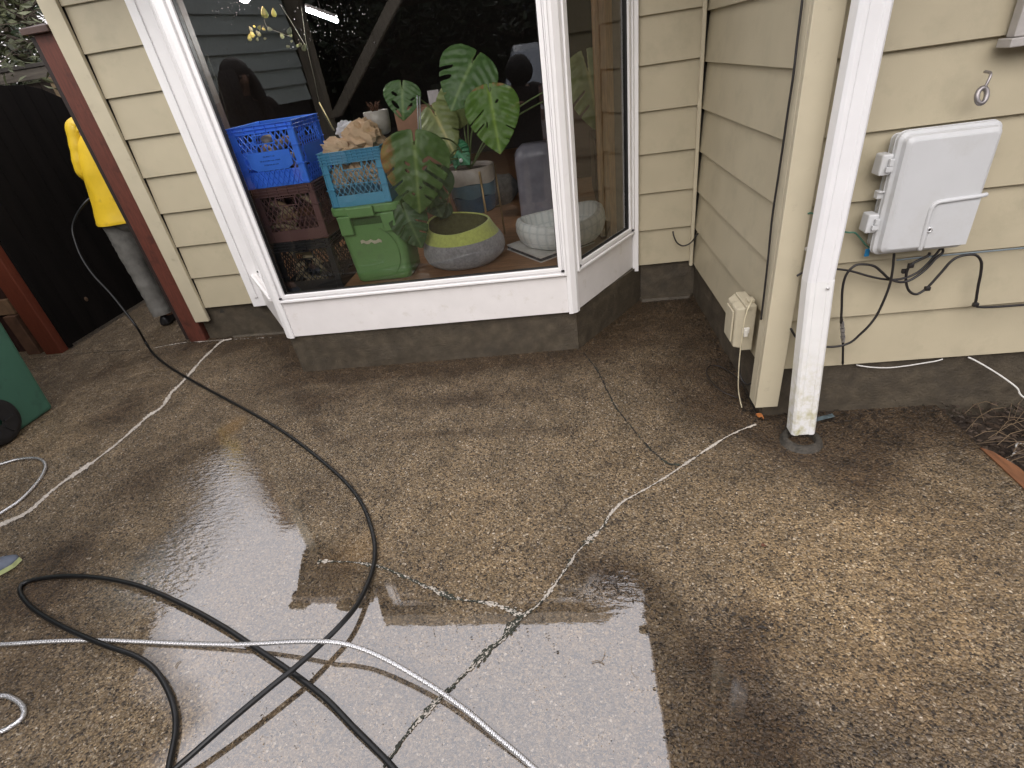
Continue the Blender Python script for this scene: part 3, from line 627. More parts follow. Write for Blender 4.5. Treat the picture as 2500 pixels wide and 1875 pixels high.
cable('thin green ground wire running from the downspout to the utility box', W([(240, 735), (262, 730), (290, 738), (320, 752), (430, 850), (555, 886), (620, 890), (668, 938), (720, 998), (800, 1048), (830, 1060)], 1.982), .0032, grn)
tg = MB().box((1.088, 1.972, .755), (1.104, 1.978, .784)); tag(tg.build('wire_tag', mat('blue_tape', (.02, .20, .42), rough=.4), bevel=.002), 'small blue tag hanging below the corner of the utility box', 'tag')
cable('thin white cable hanging under the siding edge above the foundation', [onY(*c4b(*q), 2.018) for q in [(300, 466), (330, 474), (430, 487), (560, 490), (700, 476), (850, 452), (950, 435), (1000, 420)]], .0028, wht)
cable('thin white cable drooping from the siding down into the soil bed', [onY(*c4b(1205, 405), 2.02), onY(*c4b(1250, 425), 2.01), onY(*c4b(1350, 480), 1.99), onY(*c4b(1480, 562), 1.96), onY(*c4b(1600, 652), 1.92), onY(*c4b(1680, 745), 1.86), (1.93, 1.76, .06), (1.95, 1.66, -.02), (1.90, 1.60, -.05), G(*c4b(1659, 1105), -.06), G(*c4b(1590, 1170), -.065), G(*c4b(1525, 1242), -.072)], .0034, wht)
cable('long black cable running straight down the side wall beside the corner board', [onX(u*KF, v*KF, .772) for u, v in [(1737, -60), (1733, 0), (1722, 90), (1714, 160), (1702, 240), (1692, 310), (1680, 390), (1668, 470), (1659, 560), (1650, 640), (1644, 690)]], .0042, blk)
cable('short black cable sagging across the inside corner below the bay', [onY(1560 + 690*.1205, 560 + 40*.1205, 3.395), onY(1560 + 705*.1205, 560 + 130*.1205, 3.382), onY(1560 + 760*.1205, 560 + 255*.1205, 3.375), onY(1560 + 850*.1205, 560 + 325*.1205, 3.37), onY(1560 + 930*.1205, 560 + 330*.1205, 3.365), onY(1560 + 1030*.1205, 560 + 285*.1205, 3.36), onX(1560 + 1110*.1205, 560 + 205*.1205, .78), onX(1560 + 1160*.1205, 560 + 130*.1205, .79), onX(1560 + 1195*.1205, 560 + 90*.1205, .805)], .0046, blk)
# thin cream wire hooked over the beige box, and the black one below it
cable('thin cream wire hooked over the beige cable box and down to the slab', [(.775, 2.165, .53), (.765, 2.150, .525), (.748, 2.132, .500), (.738, 2.126, .45), (.738, 2.128, .38), (.737, 2.13, .30), (.74, 2.13, .20), (.748, 2.13, .10), (.758, 2.12, .04), (.765, 2.10, .006)], .0026, mat('cream_wire', (.60, .54, .38), rough=.5))
cable('black cable loop under the beige cable box turning onto the patio', [(.770, 2.22, .30), (.765, 2.21, .22), (.77, 2.185, .13), (.785, 2.14, .11), (.79, 2.10, .14)], .0042, blk)
cable('thin dark wire curled in a loop on the patio below the beige cable box', [GF(1605, 862, .01), GF(1585, 856, .02), GF(1560, 845, .03), GF(1537, 825, .03), GF(1526, 803, .025), GF(1535, 790, .02), GF(1556, 792, .012), GF(1580, 806, .008), GF(1598, 822, .006), GF(1612, 845, .006), GF(1622, 868, .006), GF(1634, 893, .005)], .0032, mat('dark_brown_wire', (.016, .012, .010), rough=.5))
st = MB().box((.868, 2.0, .55), (.876, 2.004, .556)); 
clp = MB().box((.928, 1.958, .862), (.952, 1.970, .875)).ball((.936, 1.956, .872), .006).build('cable_clamp', mat('clamp_zinc', (.55, .53, .50), rough=.4, metal=.4), bevel=.002)
clp.location = Vector(onY(*c2(245, 1020), 1.975)) - Vector((.94, 1.964, .868)); tag(clp, 'small zinc cable clamp on the siding left of the downspout', 'clamp')

# ================================================================== HOSES ON THE PATIO
hose_m = mat('black_hose_rubber', (.008, .0085, .009), rough=.30, spec=.42, var=.2, vscale=60)
HB = [(222, 480, 'P'),]
def gh(u, v, h): return GF(u, v, h)
bp = [np.array([-3.52, 3.86, 1.05])]
for q, y in (((735, 110), 3.84), ((680, 160), 3.80), ((620, 250), 3.76), ((588, 350), 3.72), ((605, 450), 3.68), ((660, 590), 3.63), ((760, 740), 3.57), ((900, 890), 3.50), ((1020, 1040), 3.44), ((1110, 1160), 3.40)): bp.append(onY(*c2b(*q), y))
for u, v, h in [(316, 742, .012), (332, 765, .009), (365, 792, .009), (420, 825, .009), (500, 868, .009), (560, 901, .009), (620, 938, .009), (680, 983, .009), (740, 1035, .009), (780, 1085, .009), (802, 1140, .009), (810, 1190, .010), (802, 1240, .014), (775, 1300, .030), (740, 1345, .046), (690, 1395, .050), (640, 1440, .054), (590, 1480, .054), (500, 1555, .048), (420, 1625, .036), (365, 1675, .022), (330, 1730, .012), (325, 1775, .009), (338, 1790, .009), (352, 1760, .009), (358, 1700, .009), (367, 1645, .009), (379, 1580, .010), (376, 1530, .012), (358, 1482, .016), (330, 1442, .022), (290, 1416, .026), (230, 1395, .028), (170, 1370, .022), (110, 1340, .014), (66, 1310, .009), (44, 1280, .009), (50, 1261, .009), (85, 1250, .009), (150, 1244, .012), (230, 1250, .018), (310, 1269, .022), (400, 1308, .022), (480, 1352, .020), (550, 1398, .018), (610, 1438, .018), (660, 1474, .020), (710, 1515, .022), (760, 1567, .018), (805, 1612, .012), (850, 1659, .009), (890, 1710, .009), (905, 1760, .009)]: bp.append(gh(u, v, h))
tag(MB().tube(spline(bp, 7), .0088, 10).build('pressure_hose', hose_m, smooth=True), 'long black rubber hose looping over the patio from the person in yellow', 'hose')
def braid_mat():
    M = mat('braided_steel_sleeve', (.68, .68, .69), rough=.24, metal=.8, spec=.7, var=.05)
    n = M.node_tree.nodes; l = M.node_tree.links; p = n['Principled BSDF']
    uv = n.new('ShaderNodeAttribute'); uv.attribute_name = 'braid'
    wv = n.new('ShaderNodeBump'); wv.inputs['Strength'].default_value = .45; wv.inputs['Distance'].default_value = .003; l.new(uv.outputs['Fac'], wv.inputs['Height']); l.new(wv.outputs[0], p.inputs['Normal'])
    mx = n.new('ShaderNodeMixRGB'); mx.blend_type = 'MULTIPLY'; mx.inputs[0].default_value = .30; src = p.inputs['Base Color'].links[0].from_socket
    mr = n.new('ShaderNodeMapRange'); mr.inputs[1].default_value = 0; mr.inputs[2].default_value = .5; mr.inputs[3].default_value = .25; mr.inputs[4].default_value = 1; l.new(uv.outputs['Fac'], mr.inputs[0])
    l.new(src, mx.inputs[1]); l.new(mr.outputs[0], mx.inputs[2]); l.new(mx.outputs[0], p.inputs['Base Color']); return M
def braided(pts, r, name, label, cat):
    P = spline(pts, 8)
    # resample evenly so that the braid has one pitch
    D = np.concatenate([[0], np.cumsum([np.linalg.norm(b-a) for a, b in zip(P[:-1], P[1:])])]); P = np.array(P); s = np.arange(0, D[-1], .0032)
    Q = np.stack([np.interp(s, D, P[:, k]) for k in range(3)], 1); nn = 12
    mb = MB().tube(Q, r, nn); o = mb.build(name, braid_mat(), smooth=True)
    val = np.zeros(len(mb.v), np.float32)
    for i in range(len(Q)):
        for k in range(nn): val[i*nn+k] = .5 + .5*math.sin(math.pi*(i) * .62) * math.cos(k*math.pi) if False else ((i + k) % 2) * .6 + ((i // 2 + k) % 3) * .2
    a = o.data.attributes.new('braid', 'FLOAT', 'POINT'); a.data.foreach_set('value', val); return tag(o, label, cat)
wp = [gh(-260, 1010, .008), gh(-160, 1040, .008), gh(-60, 1018, .008), gh(0, 1003, .008), gh(40, 992, .008), gh(78, 990, .008), gh(97, 1000, .008), gh(95, 1020, .008), gh(76, 1048, .008), gh(42, 1082, .008), gh(0, 1110, .008), gh(-120, 1190, .008), gh(-260, 1290, .008), gh(-260, 1380, .008), gh(-120, 1394, .008)]
wp += [gh(u, v, h) for u, v, h in [(0, 1392, .008), (100, 1386, .008), (200, 1383, .008), (300, 1386, .008), (400, 1390, .010), (500, 1392, .018), (560, 1390, .028), (640, 1386, .050), (700, 1386, .066), (740, 1390, .064), (790, 1405, .056), (840, 1428, .050), (900, 1462, .040), (960, 1500, .032), (1020, 1545, .028), (1070, 1588, .020), (1120, 1630, .012), (1165, 1670, .008), (1230, 1730, .008)]]
braided(wp, .0078, 'braided_hose', 'white braided steel hose crossing over the black hose on the wet patio', 'hose')
wp2 = [gh(-180, 1560, .008), gh(-80, 1515, .008), gh(0, 1503, .008), gh(28, 1509, .008), gh(47, 1523, .008), gh(52, 1538, .008), gh(46, 1553, .008), gh(26, 1568, .008), gh(0, 1581, .008), gh(-90, 1610, .008), gh(-180, 1650, .008)]
braided(wp2, .0078, 'braided_hose', 'small loop of white braided hose at the lower left edge of the patio', 'hose')

# ================================================================== GATE, FENCES, BIN
red_m = mat('red_brown_stain', (.115, .034, .022), rough=.55, var=.25, vscale=14, stretch=(7, 7, 1), bump=.15, dirt=(.05, .018, .013), dscale=10)
red2_m = mat('orange_red_stain', (.13, .030, .014), rough=.55, var=.2, vscale=12, stretch=(7, 7, 1), bump=.15)
gp_ = thing('gate_post', 'tall red-brown gate post with a flat cap beside the tan corner board', 'post', (-2.87, 3.47, 0))
MB().box((-2.955, 3.425, -.05), (-2.818, 3.52, 2.0)).build('post', red_m, gp_, bevel=.006)
MB().box((-2.99, 3.385, 2.0), (-2.815, 3.56, 2.032)).add([(-2.985, 3.39, 2.0325), (-2.82, 3.39, 2.0325), (-2.82, 3.555, 2.0325), (-2.985, 3.555, 2.0325), (-2.90, 3.47, 2.05)], [(0, 1, 4), (1, 2, 4), (2, 3, 4), (3, 0, 4)]).build('post_cap', mat('weathered_cap', (.085, .05, .042), rough=.5, var=.2), gp_, bevel=.003)
MB().box((-2.984, 3.432, .02), (-2.951, 3.475, 1.99)).build('stop_strip', mat('dark_gate_stop', (.022, .014, .012), rough=.6), gp_)
hp = thing('gate_post', 'shorter orange-red gate post at the far left in front of the dark fence', 'post', (-4.15, 3.46, 0))
MB().box((-4.235, 3.43, -.05), (-4.085, 3.50, 1.9)).build('post', red2_m, hp, bevel=.006)
gate = thing('gate', 'almost black wooden gate standing open in deep shade behind the red-brown posts', 'gate', (-4.08, 4.1, 0))
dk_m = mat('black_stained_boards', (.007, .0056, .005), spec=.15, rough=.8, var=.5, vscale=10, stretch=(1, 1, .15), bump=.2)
pn = MB(); yy = 3.53
prof = lambda y: 1.845 - .10*max(0, (y-4.30)/.35)**2 if y < 4.75 else 1.70
while yy < 4.72:
    y1 = yy + .138; pn.hexa([(-4.078, yy, .03), (-4.060, yy, .03), (-4.060, y1, .03), (-4.078, y1, .03)], [(-4.078, yy, prof(yy)), (-4.060, yy, prof(yy)), (-4.060, y1, prof(y1)), (-4.078, y1, prof(y1))]); yy = y1 + .004
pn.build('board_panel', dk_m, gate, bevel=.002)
MB().box((-4.16, 3.497, .012), (-4.0605, 3.529, 1.83)).build('gap_filler', dk_m, gate)  # dark strip added to block light between post and gate
MB().box((-4.115, 3.54, .25), (-4.0785, 4.70, .34)).build('rail', dk_m, gate)
MB().box((-4.115, 3.54, 1.5), (-4.0785, 4.70, 1.59)).build('rail', dk_m, gate)
MB().ball((-4.056, 3.86, .28), (.006, .016, .02)).build('knot', mat('pale_knot', (.10, .06, .035), rough=.7), gate, smooth=True)
lf = thing('side_fence', 'dark red-brown board fence with a tan lumber offcut, left of the orange-red post', 'fence', (-4.6, 3.55, 0))
fb = MB(); x = -5.4
while x < -4.26: fb.box((x, 3.53, -.05), (x+.135, 3.55, 1.85)); x += .139
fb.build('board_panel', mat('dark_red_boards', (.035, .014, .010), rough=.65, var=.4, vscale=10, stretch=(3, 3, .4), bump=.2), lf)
MB().box((-5.4, 3.49, .34), (-4.33, 3.5285, .46)).build('rail', mat('tan_offcut', (.20, .12, .065), rough=.7, var=.3, vscale=16), lf, bevel=.004)
MB().box((-4.42, 3.455, -.03), (-4.31, 3.525, .335)).build('rail_support', mat('brown_offcut', (.10, .05, .028), rough=.7, var=.3, vscale=16), lf, bevel=.004)
bf = thing('back_fence', 'weathered grey fence with a lichen-spotted top rail behind the gate', 'fence', (-5.6, 6.05, 0))
gry = mat('weathered_grey_wood', (.17, .15, .125), rough=.8, var=.35, vscale=10, stretch=(.6, 6, 6), bump=.4, dirt=(.30, .27, .22), dscale=12, dlo=.55, dhi=.7)
MB().box((-9, 5.98, 1.975), (-3.0, 6.02, 2.075)).build('rail', gry, bf, bevel=.005)
MB().box((-9, 5.97, 2.076), (-3.0, 6.11, 2.112)).build('top_cap', mat('dark_grey_cap', (.075, .068, .06), rough=.8, var=.4, vscale=9), bf, bevel=.004)
fb = MB(); x = -9
while x < -3.05: fb.box((x, 6.025, -.1), (x+.14, 6.045, 1.95)); x += .15
fb.build('board_panel', mat('dark_fence_boards', (.04, .03, .022), rough=.8, var=.4, stretch=(3, 3, .4)), bf)  # boards darker than the rail
MB().box((-5.20, 5.93, .0), (-5.10, 5.975, 1.97)).build('post', mat('tan_fence_post', (.26, .19, .11), rough=.7, var=.3, vscale=12), bf, bevel=.005)
# wheeled bin at the left edge
wb = thing('wheeled_bin', 'dark green wheeled bin at the left edge with a black rubber wheel', 'bin', (-3.68, 2.33, 0))
bin_m = mat('green_bin_plastic', (.045, .125, .085), rough=.42, var=.08, vscale=6, bump=.12, bscale=240, dirt=(.03, .07, .05), dscale=8)
b0 = [(-3.90, 2.09, .03), (-3.405, 2.09, .0), (-3.385, 2.585, .0), (-3.90, 2.585, .03)]
b1 = [(-3.98, 2.00, 1.0), (-3.395, 2.00, 1.0), (-3.395, 2.675, 1.0), (-3.98, 2.675, 1.0)]
MB().hexa(b0, b1).build('body', bin_m, wb, bevel=.025, seg=3)
MB().box((-4.0, 1.95, 1.0), (-3.37, 2.71, 1.05)).build('lid', bin_m, wb, bevel=.02)
wh = MB().lathe([(.02, -.03), (.075, -.034), (.095, -.022), (.10, -.03), (.128, -.03), (.138, -.016), (.138, .016), (.128, .03), (.10, .03), (.02, .03)], (0, 0, 0), 36)
wh.v = [(-3.375 + z, 2.235 + x, .140 + y) for x, y, z in wh.v]
who = wh.build('wheel', mat('black_rubber', (.012, .012, .013), rough=.55, var=.3), wb, smooth=True)
for k in range(6):
    a = k*math.pi/3; MB().hexa([(-3.345, 2.235+.03*math.cos(a-.2), .128+.03*math.sin(a-.2)), (-3.339, 2.235+.03*math.cos(a-.2), .128+.03*math.sin(a-.2)), (-3.339, 2.235+.03*math.cos(a+.2), .128+.03*math.sin(a+.2)), (-3.345, 2.235+.03*math.cos(a+.2), .128+.03*math.sin(a+.2))], [(-3.345, 2.235+.09*math.cos(a-.08), .128+.09*math.sin(a-.08)), (-3.339, 2.235+.09*math.cos(a-.08), .128+.09*math.sin(a-.08)), (-3.339, 2.235+.09*math.cos(a+.08), .128+.09*math.sin(a+.08)), (-3.345, 2.235+.09*math.cos(a+.08), .128+.09*math.sin(a+.08))]).build('spoke', MATS['black_rubber'], who)
# rust-coloured edging board of the bed
eb = MB(); vs = []
for i in range(25):
    y = 1.735 - i*.12; vs += [(1.566, y, .005 + .003*noise.noise((y*9, 0, 0))), (1.622 - (.03 if i == 0 else 0), y + (.0 if i else -.03), .006 + .003*noise.noise((y*9, 5, 0))), (1.622, y, -.15), (1.5755, y, -.15)]
tag(eb.add(vs, [(4*i+k, 4*i+(k+1) % 4, 4*i+4+(k+1) % 4, 4*i+4+k) for i in range(24) for k in range(4)] + [(3, 2, 1, 0)]).build('edging_board', mat('rust_edging', (.17, .072, .032), rough=.6, var=.35, vscale=14, stretch=(5, .6, 5), bump=.25)), 'rust-orange edging board between the patio slab and the soil bed', 'edging')
# dry stalks over the soil bed
rs = random.Random(4); mb = MB()
for _ in range(330):
    x = rs.uniform(1.60, 2.7); y = rs.uniform(1.0, 1.99); a = rs.gauss(.15, .55); L = rs.uniform(.05, .34); z = -.055 + rs.random()*.04; h = rs.uniform(0, .06)
    P = [(x + math.cos(a)*L*t, y + math.sin(a)*L*t + .02*math.sin(t*3+a), z + h*math.sin(t*2.6)) for t in (0, .33, .66, 1)]
    mb.tube(P, rs.uniform(.0006, .0015), 4)
o = mb.build('dry_grass', mat('dry_stalks', (.15, .105, .062), rough=.7, var=.5, vscale=3)); o['kind'] = 'stuff'
mb = MB()
for _ in range(3200):
    x = rs.uniform(1.58, 2.7); y = rs.uniform(1.0, 2.03); s = rs.uniform(.004, .022); a = rs.random()*6.28; z = -.07 + rs.random()*.035 + max(0, y-1.96)*.5
    mb.add([(x+math.cos(a)*s, y+math.sin(a)*s, z+rs.uniform(-.006, .006)), (x-math.sin(a)*s*.4, y+math.cos(a)*s*.4, z+.004), (x-math.cos(a)*s, y-math.sin(a)*s, z+rs.uniform(-.006, .006)), (x+math.sin(a)*s*.4, y-math.cos(a)*s*.4, z-.002)], [(0, 1, 2, 3)])
o = mb.build('leaf_litter', mat('dark_leaf_litter', (.05, .032, .02), rough=.7, var=.8, vscale=5)); o['kind'] = 'stuff'
# grit, needles and scraps washed against the walls
mb = MB()
def scat(pts, n, sp, smin, smax, zmax=.006):
    P = spline([GF(u, v) for u, v in pts], 10)
    for _ in range(n):
        q = P[rs.randrange(len(P))]; x = q[0]+rs.gauss(0, sp); y = q[1]+rs.gauss(0, sp); s = rs.uniform(smin, smax); a = rs.random()*6.28; z = .002+rs.random()*zmax; e = rs.uniform(.15, .6)
        mb.add([(x+math.cos(a)*s, y+math.sin(a)*s, z), (x-math.sin(a)*s*e, y+math.cos(a)*s*e, z+.002), (x-math.cos(a)*s, y-math.sin(a)*s, z+.001), (x+math.sin(a)*s*e, y-math.cos(a)*s*e, z+.002)], [(0, 1, 2, 3)])
scat([(1390, 660), (1480, 650), (1510, 670)], 120, .02, .003, .012); scat([(1515, 690), (1560, 770), (1610, 860), (1640, 905)], 170, .022, .003, .014)
scat([(1700, 900), (1780, 905), (1840, 900), (1950, 890), (2030, 885)], 200, .035, .003, .014); scat([(1840, 920), (1900, 940), (1960, 960)], 110, .06, .003, .012)
scat([(660, 800), (800, 800), (1000, 785), (1240, 765)], 110, .012, .002, .006); scat([(1290, 1290), (1340, 1265), (1390, 1280)], 110, .035, .002, .009); scat([(1540, 1330), (1600, 1345), (1680, 1370)], 90, .03, .003, .010)
scat([(1500, 1000), (1700, 1150), (1900, 1250), (2100, 1300)], 150, .3, .0015, .005); scat([(900, 1330), (1080, 1360), (1200, 1350)], 70, .05, .002, .006); scat([(700, 1380), (300, 1500), (900, 1600)], 40, .15, .002, .006)
o = mb.build('debris', mat('dark_debris', (.022, .016, .011), rough=.5, var=.9, vscale=4)); o['kind'] = 'stuff'
mb = MB()
for (u, v, n_, sp) in ((1345, 1278, 16, 18), (1600, 1345, 8, 25), (1340, 1410, 3, 60), (1480, 1480, 1, 3), (1840, 900, 5, 40), (1430, 1240, 5, 30), (200, 1400, 6, 90), (260, 1250, 4, 90), (1870, 1640, 3, 20)):
    for _ in range(n_):
        x, y = GF(u+rs.gauss(0, sp), v+rs.gauss(0, sp*.5))[:2]; a = rs.random()*6.28; L = rs.uniform(.015, .05); k = rs.uniform(-1, 1)
        mb.tube([(x+math.cos(a+k*t)*L*t, y+math.sin(a+k*t)*L*t, .003+.002*t) for t in (0, .4, .7, 1)], rs.uniform(.0006, .0014), 4)
o = mb.build('fallen_needles', mat('pale_needles', (.17, .13, .09), rough=.6, var=.6, vscale=3)); o['kind'] = 'stuff'
def fallen_leaf(u, v, s, a, col, label, nm):
    x, y = GF(u, v)[:2]; pts = []
    for i in range(9):
        t = i/8; wdt = math.sin(math.pi*t**.8)*.42
        for sd_ in (-1, 0, 1): pts.append((x+s*((t-.5)*math.cos(a)-sd_*wdt*math.sin(a)*.8), y+s*((t-.5)*math.sin(a)+sd_*wdt*math.cos(a)*.8), .004+.006*abs(sd_)+.004*math.sin(t*5)))
    fs = [(3*i+k, 3*i+k+1, 3*i+k+4, 3*i+k+3) for i in range(8) for k in range(2)]
    tag(MB().add(pts, fs).build('fallen_leaf', mat(nm, col, rough=.6, var=.3, vscale=60), smooth=True), label, 'leaf')
fallen_leaf(1650, 1182, .022, .3, (.13, .05, .025), 'small red-brown leaf lying alone on the pale part of the patio', 'red_leaf')
fallen_leaf(1641, 902, .045, -1.0, (.42, .15, .04), 'orange-brown leaf on the slab at the foot of the corner board', 'orange_leaf')
sc = MB().box((0, 0, 0), (.085, .022, .004)); ox_, oy_ = GF(1765, 920)[:2]; sc.v = [(ox_+x*.97-y*.1, oy_+.02+y+x*.12, .008+z+x*.15) for x, y, z in sc.v]
tag(sc.build('plastic_scrap', mat('blue_grey_scrap', (.09, .12, .13), rough=.35, var=.7, vscale=30), bevel=.001), 'small blue-grey plastic scrap lying just right of the downspout foot', 'scrap')

# ================================================================== TREES, NEIGHBOUR, CARPORT, VAN (mostly seen as reflections)
bark_m = mat('tree_bark', (.07, .055, .04), rough=.9, var=.4, vscale=14, bump=.6, bscale=40)
def leaf_mat(nm, c):
    M = mat(nm, c, rough=.5, var=.55, vscale=2.2); return M
def tree(loc, h, r, nl, ls, M, label, cat='tree', name='tree', z0=.35, seed=1, twigs=0):
    q = random.Random(seed); x, y, z = loc; t = thing(name, label, cat, loc)
    tb = MB().tube([(x, y, z), (x+.05, y, z+h*.35), (x-.04, y+.05, z+h*.7), (x, y, z+h*.95)], [r*.09, r*.07, r*.045, .01], 8); cl = []
    for k in range(16):
        a = q.random()*6.28; zz = z + h*q.uniform(z0, .9); rr = r*q.uniform(.45, .85)*(1.15-abs((zz-z)/h-.55)); e = (x+math.cos(a)*rr, y+math.sin(a)*rr, zz+q.uniform(0, .5)); cl.append(e)
        tb.tube([(x, y, zz-.3), ((x+e[0])/2, (y+e[1])/2, zz), e], [r*.03, r*.02, .006], 5)
    for _ in range(twigs):
        e = q.choice(cl); a = q.random()*6.28; b = q.uniform(-.5, .9); L = q.uniform(.15, .6); s = Vector(e) + Vector((q.gauss(0, r*.25), q.gauss(0, r*.25), q.gauss(0, r*.25)))
        tb.tube([s, s+Vector((math.cos(a)*L*.5, math.sin(a)*L*.5, b*L*.5+.02)), s+Vector((math.cos(a)*L, math.sin(a)*L, b*L))], [.006, .004, .002], 4)
    tb.build('trunk', bark_m, t); lb = MB()
    for _ in range(nl):
        e = q.choice(cl); c = Vector(e) + Vector((q.gauss(0, r*.24), q.gauss(0, r*.24), q.gauss(0, r*.22))); s = ls*q.uniform(.5, 1.3)
        u = Vector((q.gauss(0, 1), q.gauss(0, 1), q.gauss(0, .6))).normalized(); v = u.orthogonal().normalized(); v.rotate(Matrix.Rotation(q.random()*6.28, 3, u))
        ww = u.cross(v)*.12*s; lb.add([c-u*s, c-v*s*.38+ww, c+u*s, c+v*s*.38+ww], [(0, 1, 2, 3)])
    lb.build('crown', M, t); return t
dgl = leaf_mat('dark_evergreen', (.030, .048, .020)); ogl = leaf_mat('olive_leaf', (.085, .095, .045)); lgl = leaf_mat('laurel_leaf', (.05, .085, .028))
tree((-6.3, 7.4, -.1), 3.7, 1.9, 9000, .062, ogl, 'grey-green bush with many bare twigs growing beyond the weathered fence', 'bush', 'bush', .30, 5, 520)
tree((-8.6, 9.6, -.1), 4.2, 2.3, 7000, .10, dgl, 'darker bush farther back behind the twiggy grey-green bush', 'bush', 'bush', .2, 15)
tree((-5.6, 10.2, -.1), 4.0, 2.0, 6000, .10, dgl, 'second dark bush behind the twiggy bush, nearer the house', 'bush', 'bush', .2, 16)
tree((-7.9, 4.0, -.1), 4.4, 1.6, 2200, .13, dgl, 'dark evergreen tree beyond the neighbouring wall on the left', seed=8)
for k, (x, y, h, r) in enumerate([(-4.2, -11.5, 5.6, 2.6), (-.8, -12.5, 6, 2.8), (3.2, -12.0, 5.4, 2.8), (7.2, -10.5, 5.8, 3.0), (-8.5, -8.5, 5.6, 2.5), (11, -6, 5.5, 3)]):
    tree((x, y, -.1), h, r, 2400, .19, dgl, ['dense dark tree behind the carport post', 'tallest dark tree directly behind the van', 'dark tree right of the van, second from its hood', 'broad dark tree at the right behind the patio', 'dark tree behind the neighbouring house', 'dark tree far to the right beyond the house end'][k], seed=20+k)
# unseen dark foliage mass added to block bright sky in window reflections
mb = MB(); vs = []; nx_, nz_ = 90, 14
for i in range(nx_):
    a = R(200 + 140*i/(nx_-1))
    for j in range(nz_):
        rr = 17 + 1.8*noise.noise((a*7, j*.45, 1)) + .9*noise.noise((a*21, j*1.3, 4)); zz = -.3 + (4.9 + .9*noise.noise((a*9, 0, 7)))*j/(nz_-1)
        vs.append((rr*math.cos(a), rr*math.sin(a), zz))
mb.add(vs, [(i*nz_+j, (i+1)*nz_+j, (i+1)*nz_+j+1, i*nz_+j+1) for i in range(nx_-1) for j in range(nz_-1)])
rs_ = random.Random(31)
for _ in range(5000):
    c = Vector(vs[rs_.randrange(len(vs))]) * 1.0 + Vector((rs_.gauss(0, .5), rs_.gauss(0, .5), rs_.gauss(0, .35))); s_ = rs_.uniform(.10, .28); u = Vector((rs_.gauss(0, 1), rs_.gauss(0, 1), rs_.gauss(0, .7))).normalized(); v = u.orthogonal().normalized()
    mb.add([c-u*s_, c-v*s_*.4, c+u*s_, c+v*s_*.4], [(0, 1, 2, 3)])
o = mb.build('wood', leaf_mat('backdrop_foliage', (.022, .030, .016))); o['kind'] = 'stuff'
nb_ = thing('neighbour_house', 'grey-green lap-sided neighbouring house on the left, seen as a reflection in the bay window', 'house', (-4, .6, 0))
nA = np.array([-3.15, -1.94]); nU = np.array([-.29, .957]); nN = np.array([.957, .29])
nT = local(nA, nU, nN)
ngm = mat('grey_green_siding', (.68, .77, .74), rough=.5, var=.06, vscale=6)
mb = MB()
for k in range(8):
    z = 1.41 + .18*k; z1 = z+.195; pts = lambda x: [(x, 0, z), (x, -.05, z), (x, -.05, z1), (x, -.036, z1)]
    a = [nT(q) for q in pts(0)]; b = [nT(q) for q in pts(7)]; mb.add(a+b, [(i, (i+1) % 4, (i+1) % 4+4, i+4) for i in range(4)] + [(3, 2, 1, 0), (4, 5, 6, 7)])
mb.build('siding_wall', ngm, nb_)
MB().box((.0, -.25, -.1), (7, -.052, 2.86), nT).box((.05, -.051, -.1), (7, -.028, 1.405), nT).build('base_wall', mat('dark_base_wall', (.03, .028, .024), rough=.8, var=.3), nb_)
MB().hexa([nT(q) for q in ((-.3, .10, 2.865), (7.2, .10, 2.865), (7.2, -3.5, 3.3), (-.3, -3.5, 3.3))], [nT(q) for q in ((-.3, .12, 2.93), (7.2, .12, 2.93), (7.2, -3.5, 3.4), (-.3, -3.5, 3.4))]).build('roof', eave_m, nb_)
cpt = thing('carport', 'weathered timber carport post with a long diagonal brace behind the patio', 'carport', (-3.25, -2.5, 0))
tim = mat('weathered_timber', (.62, .55, .44), rough=.75, var=.3, vscale=9, stretch=(5, 5, .7))
MB().box((-3.33, -2.56, -.1), (-3.16, -2.39, 2.75)).build('post', tim, cpt)
MB().hexa([(-3.18, -2.52, 1.14), (-3.18, -2.42, 1.14), (-3.02, -2.42, 1.14), (-3.02, -2.52, 1.14)][::-1], [(-1.75, -2.52, 2.60), (-1.75, -2.42, 2.60), (-1.56, -2.42, 2.60), (-1.56, -2.52, 2.60)][::-1]).build('brace', tim, cpt)
MB().box((-3.4, -2.58, 2.60), (-1.1, -2.38, 2.80)).build('beam', tim, cpt)
MB().box((-3.4, -9, 2.81), (-1.2, -2.3, 2.92)).build('roof', eave_m, cpt)  # unseen roof added to darken the window reflection
# van under the trees
van = thing('parked_van', 'silver-blue van parked nose-on behind the photographer, seen only as a reflection', 'van', (-.05, -5.2, 0))
vm = mat('silver_blue_paint', (.60, .67, .76), rough=.25, metal=.3, var=.04, coat=.6); vg = mat('van_glass', (.48, .54, .62), rough=.08, spec=.8, var=.2, vscale=4)
secs = [(-3.75, .35, .78, .80), (-3.85, .30, .98, .86), (-4.55, .30, 1.06, .90), (-5.15, .30, 1.60, .86), (-5.6, .30, 1.70, .86), (-7.6, .30, 1.72, .87), (-7.95, .35, 1.1, .85)]
vs = []
for y, z0, z1, hw in secs:
    ta = .80 if z1 > 1.2 else .93
    vs += [(-hw, y, z0), (hw, y, z0), (hw*1.02, y, (z0+min(z1, 1.1))/2+.2), (hw*ta, y, z1), (-hw*ta, y, z1), (-hw*1.02, y, (z0+min(z1, 1.1))/2+.2)]
vs = [(x-.05, y, z) for x, y, z in vs]
MB().add(vs, [(6*i+k, 6*i+(k+1) % 6, 6*i+6+(k+1) % 6, 6*i+6+k) for i in range(6) for k in range(6)] + [(5, 4, 3, 2, 1, 0), tuple(range(36, 42))]).build('body', vm, van, bevel=.04)
